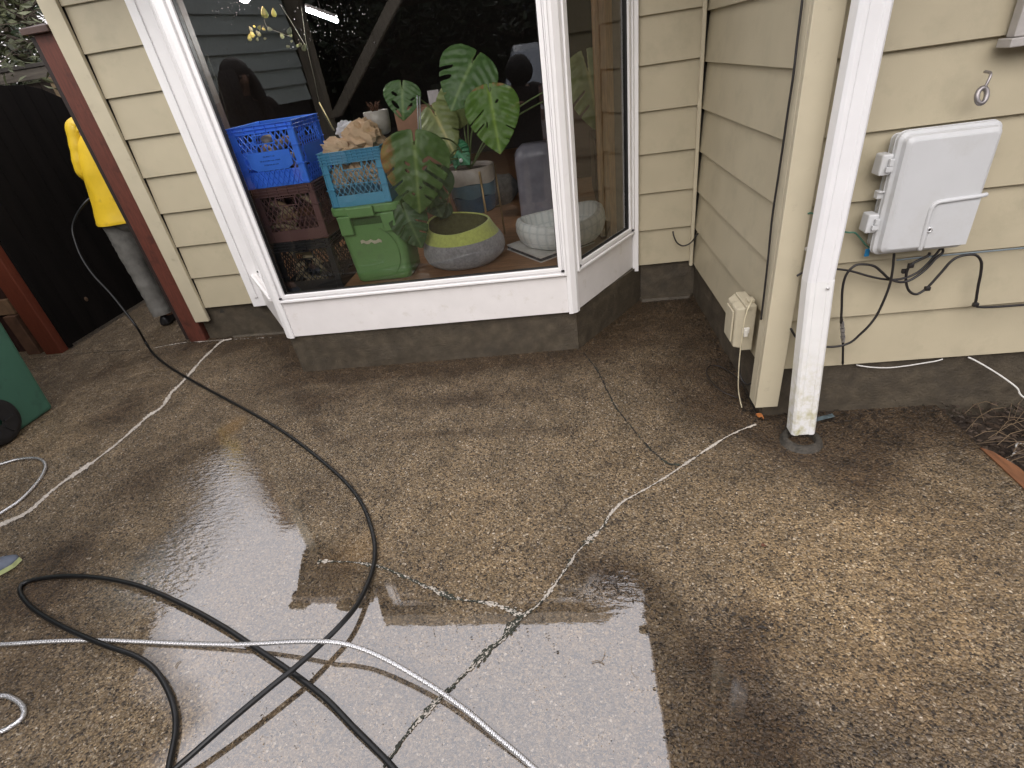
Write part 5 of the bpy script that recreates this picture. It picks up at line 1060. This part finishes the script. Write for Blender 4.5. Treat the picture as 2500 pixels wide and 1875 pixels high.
MB().lathe([(.1481, .105), (.153, .185)], (PX, PY, zb), 40, lambda q, i, t: (q[0], q[1], q[2]+.008*math.sin(t*5)*(i == 0))).build('mid_blue_band', mat('mid_blue_glaze', (.08, .15, .20), rough=.25, var=.25, vscale=10), pot, smooth=True)
MB().lathe([(.1531, .185), (.157, .275), (.150, .280), (.144, .274), (.143, .25)], (PX, PY, zb), 40, lambda q, i, t: (q[0], q[1], q[2]+.006*math.sin(t*4+1)*(i == 0))).build('rim_band', mat('stone_glaze', (.38, .34, .30), rough=.4, var=.2, vscale=20), pot, smooth=True)
MB().lathe([(.0, .262), (.1435, .25)], (PX, PY, zb), 24).build('potting_soil', soil, pot)
def leaf_material(nm, base, yellow=0.0, tone=1.0):
    M = bpy.data.materials.new(nm); M.use_nodes = True; n = M.node_tree.nodes; l = M.node_tree.links; p = n['Principled BSDF']
    a = n.new('ShaderNodeAttribute'); a.attribute_name = 'vein'; y = n.new('ShaderNodeAttribute'); y.attribute_name = 'age'
    tc = n.new('ShaderNodeTexCoord'); nz = n.new('ShaderNodeTexNoise'); nz.inputs['Scale'].default_value = 34; nz.inputs['Detail'].default_value = 5; l.new(tc.outputs['Object'], nz.inputs['Vector'])
    m1 = n.new('ShaderNodeMixRGB'); m1.inputs[1].default_value = (base[0]*.72, base[1]*.72, base[2]*.75, 1); m1.inputs[2].default_value = (base[0]*1.3, base[1]*1.25, base[2]*1.2, 1); l.new(nz.outputs[0], m1.inputs[0])
    m2 = n.new('ShaderNodeMixRGB'); m2.inputs[2].default_value = (base[0]*2.4, base[1]*1.8, base[2]*2.0, 1); l.new(a.outputs['Fac'], m2.inputs[0]); l.new(m1.outputs[0], m2.inputs[1])
    r = n.new('ShaderNodeValToRGB'); cr = r.color_ramp; cr.elements[0].color = (.26, .20, .05, 1); cr.elements[1].color = (.27, .13, .04, 1); cr.elements[0].position = .35; cr.elements[1].position = .6; e = cr.elements.new(.8); e.color = (.20, .12, .05, 1); l.new(nz.outputs[0], r.inputs[0])
    ya = n.new('ShaderNodeMath'); ya.operation = 'MULTIPLY_ADD'; l.new(nz.outputs[0], ya.inputs[0]); ya.inputs[1].default_value = .8; l.new(y.outputs['Fac'], ya.inputs[2])
    ys_ = n.new('ShaderNodeMapRange'); ys_.inputs[1].default_value = .78; ys_.inputs[2].default_value = 1.05; l.new(ya.outputs[0], ys_.inputs[0])
    m3 = n.new('ShaderNodeMixRGB'); l.new(ys_.outputs[0], m3.inputs[0]); l.new(m2.outputs[0], m3.inputs[1]); l.new(r.outputs[0], m3.inputs[2])
    l.new(m3.outputs[0], p.inputs['Base Color']); p.inputs['Roughness'].default_value = .45; p.inputs['Specular IOR Level'].default_value = .4
    return M
def monstera_leaf(parent, base, tip, toward, wratio, M, slots, holes=(), age=None, lobe=.26, cup=.17, droop=.20, name='leaf', label=None, nres=92, entire=False):
    """leaf blade between two points, faced towards a point; slots: (side, start along midrib, width, inner gap)"""
    B, T_ = Vector([float(c) for c in base]), Vector([float(c) for c in tip]); ax = (T_-B); L = ax.length; ax.normalize()
    nrm = (Vector(toward) - (B+T_)/2); nrm -= ax*nrm.dot(ax); nrm.normalize(); sx = nrm.cross(ax)
    hwid = wratio*L/2
    def hw(t):   # half width along the midrib, t from -lobe to 1
        if t < -lobe or t > 1: return 0
        q = (t+lobe)/(1+lobe); return hwid * (math.sin(math.pi*min(1, q**.62))**.72 if q < 1 else 0) * (1 if q < .75 else 1 - .25*((q-.75)/.25)**2)
    us = np.linspace(-1.02*hwid, 1.02*hwid, nres); ts = np.linspace(-lobe-.01, 1.01, int(nres*1.15)); keep = {}
    vs = []; vein = []; ag = []; idx = {}
    def cut(u, t):
        a = abs(u); sd = 1 if u >= 0 else -1
        if a > hw(t): return True
        if t < 0 and a < (.012 + .20*(-t)) * L * .5: return True
        for s, t0, w_, gap in slots:
            if s != sd: continue
            tm = t0 + a/L*.62 + .12*(a/L)**2
            if a > gap*hwid and abs(t-tm) < w_*(.45 + .75*(a/hwid)): return True
        for hu, ht, ru, rt, an in holes:
            du, dt = u/L-hu, t-ht; c_, s_ = math.cos(an), math.sin(an); p_, q_ = du*c_+dt*s_, -du*s_+dt*c_
            if (p_/ru)**2 + (q_/rt)**2 < 1: return True
        return False
    fs = []
    def vid(i, j):
        if (i, j) not in idx:
            u, t = us[i], ts[j]; x = u/hwid
            z = -cup*L*x*x*.6 + cup*L*.35*abs(x) - droop*L*(t**2) + .008*L*math.sin((t - abs(u)/L*.62)*34)*min(1, abs(x)*2) + .05*L*noise.noise((u*9, t*2.2, L*7+base[0]*3)) + .015*L*noise.noise((u*30, t*9, L*5))
            p_ = B + ax*(t*L) + sx*u + nrm*z; idx[(i, j)] = len(vs); vs.append(p_)
            v_ = math.exp(-(u/(.0065+.004*(1-t)))**2)
            lv = ((t - abs(u)/L*.62) * 6.5) % 1; v_ = max(v_, .10*math.exp(-((lv-.5)/.05)**2)); vein.append(min(1, v_)); ag.append(age(x, t) if age else 0)
        return idx[(i, j)]
    for i in range(nres-1):
        for j in range(len(ts)-1):
            if not cut((us[i]+us[i+1])/2, (ts[j]+ts[j+1])/2): fs.append((vid(i, j), vid(i+1, j), vid(i+1, j+1), vid(i, j+1)))
    # snap the stair-stepped border by smoothing boundary vertices
    me_ = bpy.data.meshes.new(name); me_.from_pydata([tuple(v) for v in vs], [], fs); bm = bmesh.new(); bm.from_mesh(me_); bnd = [v for v in bm.verts if v.is_boundary]
    for _ in range(3):
        new = {}
        for v in bnd:
            nb2 = [e.other_vert(v) for e in v.link_edges if e.is_boundary]
            if len(nb2) == 2: new[v] = v.co*.4 + (nb2[0].co+nb2[1].co)*.3
        for v, c_ in new.items(): v.co = c_
    bm.to_mesh(me_); bm.free()
    for nm, val in (('vein', vein), ('age', ag)):
        a = me_.attributes.new(nm, 'FLOAT', 'POINT'); a.data.foreach_set('value', np.array(val, np.float32))
    me_.polygons.foreach_set('use_smooth', [True]*len(me_.polygons)); me_.materials.append(M)
    o = bpy.data.objects.new(name, me_); C.objects.link(o)
    so_ = o.modifiers.new('thick', 'SOLIDIFY'); so_.thickness = .0012
    if parent: o.parent = parent; o.matrix_parent_inverse = parent_inv(parent)
    if label: o['label'] = label
    return o
mon = thing('monstera_plant', 'monstera plant with split leaves crowding the bay window, rooted in the blue banded pot', 'plant', (PX, PY, ZF+.45))
lf_mid = leaf_material('monstera_green', (.075, .155, .048)); lf_fresh = leaf_material('monstera_fresh_green', (.09, .19, .028)); lf_old = leaf_material('monstera_old_green', (.075, .15, .036)); lf_pale = leaf_material('monstera_pale_green', (.19, .24, .09)); lf_deep = leaf_material('monstera_deep_green', (.05, .11, .038))
CP = tuple(CAM)
def LP(q, y): return onY(*q, y)
stdslots = [(1, .10, .022, .30), (1, .34, .024, .22), (1, .56, .02, .28), (-1, .06, .03, .34), (-1, .30, .026, .22), (-1, .52, .022, .26)]
leaves = []
leaves.append(('upper', monstera_leaf(mon, LP(c4(1045, 640), 3.34), LP(c4(822, 1085), 3.22), (0, -2, 4), 1.28, lf_mid, [(-1, .02, .05, .50), (-1, .26, .055, .42), (-1, .60, .035, .34), (1, .16, .03, .62), (1, .34, .030, .42), (1, .60, .022, .30)], lobe=.30), LP(c4(1045, 640), 3.34)))
leaves.append(('left', monstera_leaf(mon, LP(c4(338, 905), 3.5), LP(c4(345, 1206), 3.44), (0, -1, 3), 1.36, lf_mid, [], [(-.28, .16, .12, .055, .5), (-.26, .50, .18, .065, .75), (-.16, .76, .16, .045, .9), (.26, .55, .16, .045, -.8), (.38, .30, .10, .04, -.6)], lobe=.30), LP(c4(338, 905), 3.5)))
leaves.append(('front', monstera_leaf(mon, LP(c4(1222, 935), 3.16), LP(c4(1330, 1553), 3.08), (0, -1, 2.2), .98, lf_fresh, [(-1, .16, .014, .30), (-1, .36, .016, .36), (1, .44, .012, .40), (1, .66, .010, .30)], [(.10, .16, .04, .018, -.6), (-.14, .50, .012, .06, .2)], age=lambda x, t: (.40*max(0, 1-abs(x-.5)/.22)*max(0, 1-abs(t-.38)/.3)) + (.55 if t < -.07 and abs(x) > .15 else 0), lobe=.14, droop=.10), LP(c4(1222, 935), 3.16)))
leaves.append(('big', monstera_leaf(mon, LP(c6(442, 215), 2.90), LP(c6(490, 880), 2.845), (0, -1, 2.4), 1.06, lf_old, [(1, .04, .035, .42), (1, .26, .035, .26), (1, .46, .04, .16), (1, .66, .03, .18), (-1, .10, .018, .62), (-1, .36, .022, .42), (-1, .56, .024, .26), (-1, .76, .02, .28)],
    [(.16, .20, .07, .028, -.6), (.13, .32, .05, .026, -.6), (-.13, .26, .05, .022, .6), (-.14, .36, .045, .022, .6), (.05, .60, .03, .02, -.6), (-.07, .70, .035, .02, .6)], age=lambda x, t: .55*max(0, (-x-.32)/.4)*(1 if t > -.2 else 0)*(1-max(0, (t-.52)/.15) if t > .52 else 1), lobe=.22, droop=.10, label='large leaf with yellow and brown patches along its left side'), LP(c6(442, 215), 2.90)))
leaves.append(('low', monstera_leaf(mon, LP(c6(345, 850), 2.935), LP(c6(515, 1212), 2.90), (0, -1, 2.4), 1.0, lf_deep, [(1, .20, .03, .3), (1, .50, .03, .25), (-1, .22, .03, .3), (-1, .52, .03, .25)], lobe=.2), LP(c6(345, 850), 2.935)))
leaves.append(('under', monstera_leaf(mon, LP(c6(690, 480), 3.10), LP(c6(590, 830), 3.04), (0, -1, 2.4), .9, lf_deep, [(1, .2, .03, .3), (1, .5, .03, .25), (-1, .22, .03, .3), (-1, .52, .03, .25)], lobe=.2, nres=70), LP(c6(690, 480), 3.10)))
leaves.append(('under2', monstera_leaf(mon, LP(c6(560, 640), 3.2), LP(c6(700, 900), 3.12), (0, -1, 2.4), 1.0, lf_deep, [(1, .3, .03, .3), (-1, .3, .03, .3)], lobe=.2, nres=60), LP(c6(560, 640), 3.2)))
leaves.append(('small', monstera_leaf(mon, LP(c6(745, 790), 3.30), LP(c6(640, 930), 3.25), (0, -1, 2.4), 1.1, lf_deep, [], lobe=.2, nres=50), LP(c6(745, 790), 3.30)))
leaves.append(('pale', monstera_leaf(mon, LP(c4(680, 1180), 3.56), LP(c4(862, 1535), 3.44), (0, -1, 3), 1.02, lf_pale, [(1, .3, .02, .5), (-1, .62, .02, .4)], lobe=.34, nres=70), LP(c4(680, 1180), 3.56)))
leaves.append(('pale2', monstera_leaf(mon, LP(c4(905, 1010), 3.60), LP(c4(690, 1360), 3.62), (0, -1, 3), 1.0, lf_pale, [(1, .3, .03, .4), (-1, .5, .03, .4)], lobe=.25, nres=60, age=lambda x, t: .25), LP(c4(905, 1010), 3.60)))
leaves.append(('side', monstera_leaf(mon, LP(c7(565, 720), 3.52), LP(c7(690, 1345), 3.46), (0, -1, 2), .92, lf_pale, [(1, .10, .025, .35), (1, .34, .025, .25), (1, .58, .02, .2), (-1, .2, .025, .25), (-1, .45, .025, .2)], lobe=.34), LP(c7(565, 720), 3.52)))  # pale green stands in for siding reflected over the side leaves
leaves.append(('side2', monstera_leaf(mon, LP(c7(760, 780), 3.7), LP(c7(860, 1290), 3.66), (0, -1, 2), .8, lf_pale, [(1, .2, .03, .3), (-1, .3, .03, .3)], lobe=.3, nres=60), LP(c7(760, 780), 3.7)))
pt_m = mat('petiole_green', (.14, .20, .07), rough=.45, var=.2)
crown = Vector((PX, PY, zb+.26))
for nm, o, b in leaves:
    b = Vector([float(c) for c in b]); mid = crown.lerp(b, .5) + Vector((0, .05, .10)); MB().tube(spline([crown, crown.lerp(b, .2)+Vector((0, .02, .10)), mid, b+Vector((0, .03, .012)), b], 8), .0048, 8).build('stem', pt_m, mon, smooth=True)
for k in range(2): MB().tube([LP(c4(492+24*k, 965+10*k), 3.42), LP(c4(508+24*k, 1400), 3.36)], .0042, 8).build('support_stake', mat('grey_stake', (.36, .38, .38), rough=.4), mon, smooth=True)
# green plastic leaf ornament in the pot
orn = thing('leaf_ornament', 'small dark green leaf-shaped ornament with a silver dot in the blue banded pot', 'ornament', LP(c6(860, 400), 3.46))
og = leaf_material('ornament_green', (.03, .20, .09))
monstera_leaf(orn, LP(c6(815, 250), 3.50), LP(c6(965, 385), 3.44), (0, -1, 3), 1.2, og, stdslots, lobe=.25, nres=56, name='leaf_blade'); monstera_leaf(orn, LP(c6(890, 215), 3.52), LP(c6(830, 425), 3.44), (0, -1, 3), .8, og, stdslots, lobe=.2, nres=56, name='leaf_blade')
MB().ball(LP(c6(890, 362), 3.425), (.012, .003, .012), 14, 8).build('dot', mat('silver_dot', (.7, .72, .72), rough=.3), orn, smooth=True)
# fabric grow bag with grid print, on a folded mat
gb = thing('fabric_planter', 'squat white fabric planter with a faint grid print behind the window corner post', 'planter', (-.035, 3.24, ZF+.04))
grid = mat('white_grid_fabric', (.80, .83, .82), rough=.9, var=.05, vscale=60, bump=.3, bscale=200)
n = grid.node_tree.nodes; l = grid.node_tree.links; p = n['Principled BSDF']; src = p.inputs['Base Color'].links[0].from_socket; ca_ = n.new('ShaderNodeAttribute'); ca_.attribute_name = 'grid'; gm = n.new('ShaderNodeMixRGB'); gm.blend_type = 'MULTIPLY'; gm.inputs[2].default_value = (.80, .83, .84, 1); l.new(ca_.outputs['Fac'], gm.inputs[0]); l.new(src, gm.inputs[1]); l.new(gm.outputs[0], p.inputs['Base Color'])
pr = [(.18, 0), (.225, .010), (.255, .04), (.272, .09), (.272, .135), (.262, .160), (.245, .168), (.230, .160), (.222, .10), (.2, .06), (.0, .055)]
pr = [(float(np.interp(t, range(len(pr)), [a for a, b in pr])), float(np.interp(t, range(len(pr)), [b for a, b in pr]))) for t in np.linspace(0, len(pr)-1, 60)]
NN = 120
o = MB().lathe(pr, (-.035, 3.24, ZF+.036), NN, lambda q, i, t: (q[0]*(1+.025*noise.noise((math.cos(t)*2, math.sin(t)*2, q[2]*8))), q[1]*.82*(1+.025*noise.noise((math.cos(t)*2, math.sin(t)*2, q[2]*8))), q[2]*(1+.10*math.sin(t*2+1)+.10*math.cos(t-.3)))).build('fabric_body', grid, gb, smooth=True)
a = o.data.attributes.new('grid', 'FLOAT', 'POINT'); a.data.foreach_set('value', np.array([1.0 if (k % 4 == 0 or i % 9 == 4) else 0.0 for i in range(60) for k in range(NN)], np.float32))
mt = thing('folded_mat', 'dark grey folded mat with white edges under the white fabric planter', 'mat', (-.10, 3.27, ZF))
dm = [(-.162, 2.975), (.17, 3.24), (-.06, 3.56), (-.385, 3.29)]
MB().prism(dm, ZF+.0005, ZF+.006).prism(dm, ZF+.026, ZF+.034).build('white_edge', mat('white_mat_edge', (.62, .61, .58), rough=.8, var=.1), mt, bevel=.002)
MB().prism([(x*.985-.002, y*.985+.05) for x, y in dm], ZF+.0065, ZF+.0255).build('dark_layer', mat('charcoal_mat', (.06, .06, .065), rough=.95, var=.4, vscale=40), mt, bevel=.003)
mb = MB().box((.02, 3.02, ZF+.001), (.035, 3.24, ZF+.012)); tag(mb.build('white_rod', MATS['white_mat_edge'], bevel=.003), 'white stick lying on the floor under the side window', 'stick')
# tall grey wrapped sack, cushion, box, dark furniture
sk2 = thing('wrapped_sack', 'tall grey plastic-wrapped sack at the right behind the plant stand', 'sack', (-.17, 4.1, ZF))
mb = MB(); vs = []
for i in range(16):
    z = .50*i/15
    for k in range(28):
        th = 2*math.pi*k/28; c_, s_ = math.cos(th), math.sin(th); e = .16/max(abs(c_), abs(s_), .82); wr = 1+.05*noise.noise((c_*2, s_*2, z*14))+.03*noise.noise((c_*6, s_*6, z*30)); tp_ = 1 - .35*max(0, (z-.43)/.07)**2
        vs.append((-.17+e*c_*wr*tp_, 4.08+e*.8*s_*wr*tp_, ZF+z))
mb.add(vs, [(i*28+k, i*28+(k+1) % 28, (i+1)*28+(k+1) % 28, (i+1)*28+k) for i in range(15) for k in range(28)] + [tuple(range(15*28, 16*28))]).build('sack_body', mat('grey_film', (.30, .30, .35), rough=.3, var=.2, vscale=12, bump=.3, bscale=30), sk2, smooth=True)
tag(MB().ball((-.47, 4.15, ZF+.20), (.14, .12, .11), 20, 12, lambda u: 1+.15*noise.noise(u*2)).build('cushion', mat('grey_fleece', (.10, .10, .095), rough=.95, var=.4, vscale=30), smooth=True), 'rounded grey fleece cushion beside the grey wrapped sack', 'cushion')
bx = thing('cardboard_box', 'brown cardboard box with a grey label behind the monstera', 'box', (-1.03, 4.35, ZF))
MB().box((-1.18, 4.2, ZF), (-.80, 4.55, 1.32)).build('carton', mat('dim_cardboard', (.16, .085, .05), rough=.8, var=.1), bx, bevel=.004)
q = LP(c4(660, 985), 4.197); MB().box((q[0]-.04, 4.196, q[2]-.045), (q[0]+.04, 4.1995, q[2]+.045)).build('label', mat('grey_label', (.28, .26, .26), rough=.6), bx)
tag(MB().box((.25, 4.3, ZF), (1.2, 4.8, .95)).box((-.15, 5.2, ZF), (1.2, 5.6, 1.3)).build('dark_cabinet', mat('dark_cabinet_wood', (.06, .028, .02), rough=.5, var=.3, vscale=6, stretch=(1, 1, 6)), bevel=.006), 'dark wooden cabinet in the shade at the right of the room', 'cabinet')
# lit tube lamp, pink grow lamp, climbing plant under them
tl = thing('tube_lamp', 'short lit white tube lamp hanging inside the top of the bay', 'lamp', onY(*c3t(1185, 152), 3.7))
a_, b_ = onY(*c3t(1035, 98), 3.7), onY(*c3t(1340, 212), 3.66)
MB().tube([a_, b_], .010, 12).build('tube', mat('lit_tube', (1, 1, 1), emit=(1, .98, .96), estr=150), tl, smooth=True)
up = np.array([0, .0, .022]); MB().tube([a_+up*.9, b_+up*.9], .012, 8).build('reflector', mat('lamp_housing', (.3, .3, .3), rough=.4), tl)
MB().tube([(a_+b_)/2+up, (a_+b_)/2+np.array([0, 0, .5])], .003, 6).build('cord', gasket_m, tl)
gl = thing('grow_lamp', 'pinkish lit grow lamp above the climbing plant, at the top left of the window', 'lamp', onY(*c3t(400, 0), 3.55))
c_ = onY(*c3t(395, -40), 3.55)
MB().ball(c_, .032, 14, 10).build('bulb', mat('pink_bulb', (1, .7, .7), emit=(1, .72, .70), estr=50), gl, smooth=True)
MB().lathe([(.02, .06), (.05, .03), (.062, .0), (.058, .0), (.046, .03), (.018, .055)], (c_[0], c_[1], c_[2]), 20).build('lamp_shade', MATS['lamp_housing'], gl, smooth=True)
MB().tube([c_ + np.array([0, 0, .055]), c_ + np.array([0, 0, .4])], .003, 6).build('cord', gasket_m, gl)
vine = thing('climbing_plant', 'climbing plant with small yellow-green leaves under the pink grow lamp', 'plant', onY(*c3t(900, 900), 3.62))
vl = leaf_material('vine_yellow_green', (.17, .20, .04)); vd = leaf_material('vine_dim_green', (.06, .085, .035)); rs = random.Random(3)
for (x, y, s, br) in [(615, 130, 26, 1), (705, 130, 20, 1), (545, 260, 20, 1), (585, 265, 16, 1), (490, 345, 18, 1), (455, 380, 18, 1), (530, 390, 14, 0), (850, 300, 26, 0), (975, 410, 22, 0), (1000, 470, 24, 0), (830, 440, 22, 0), (790, 360, 16, 0), (880, 330, 18, 0), (640, 250, 26, 0), (560, 330, 20, 0), (480, 290, 16, 0), (600, 370, 16, 0), (930, 440, 20, 0), (510, 250, 14, 1), (870, 400, 14, 0)]:
    b_ = onY(*c3t(x, y+s*1.6), 3.62+rs.uniform(-.08, .08)); a2 = rs.uniform(-1.9, 1.9); ln = s*.2411/370*1.9*1.7; tp_ = b_ + np.array([math.sin(a2)*.5*ln, rs.uniform(-.3, .1)*ln, math.cos(a2)*ln*.9+.02*ln])
    monstera_leaf(vine, b_, tp_, CP, .72, vl if br else vd, [], lobe=.12, nres=18)
for P in ([(975, 60), (1000, 250), (1030, 450), (1110, 800), (1180, 1100), (1300, 1330)], [(760, 40), (850, 180), (940, 330), (1040, 500)], [(600, 200), (640, 280), (760, 330), (880, 380)], [(20, 540), (100, 760), (170, 960), (230, 1180), (240, 1300)], [(480, 400), (540, 330), (600, 260)]):
    MB().tube(spline([onY(*c3t(*q), 3.62) for q in P], 6), .0016, 6).build('stem', mat('dry_vine_stem', (.07, .07, .045), rough=.7), vine, smooth=True)
tag(MB().tube([onY(*c3t(1160, 1040), 3.5), onY(*c3t(1310, 1320), 3.4)], .004, 8).build('cane', mat('yellow_cane', (.40, .34, .14), rough=.5), smooth=True), 'thin yellow cane leaning behind the white tissue', 'cane')
# rain drops on the outside of the front pane
mb = MB(); rs = random.Random(8)
def drop(x, y, r):
    p_ = onY(x, y, 2.7925); mb.ball((p_[0], 2.7936, p_[2]), (r, r*.55, r*rs.uniform(1.0, 1.35)), 8, 5)
for _ in range(95):
    x, y = rs.gauss(800, 52), rs.gauss(48, 38)
    if 640 < x < 1000 and 2 < y < 190: drop(x, y, rs.uniform(.0012, .0030))
for _ in range(40): drop(rs.uniform(520, 900), rs.uniform(2, 150), rs.uniform(.0010, .0022))
for _ in range(30): drop(rs.gauss(570, 28), rs.uniform(0, 45), rs.uniform(.0012, .0026))
o = mb.build('water_drops', None, smooth=True); o['kind'] = 'stuff'
Mw = bpy.data.materials.new('water_drop'); Mw.use_nodes = True; p = Mw.node_tree.nodes['Principled BSDF']; p.inputs['Transmission Weight'].default_value = 1; p.inputs['IOR'].default_value = 1.33; p.inputs['Roughness'].default_value = .0; o.data.materials.append(Mw)
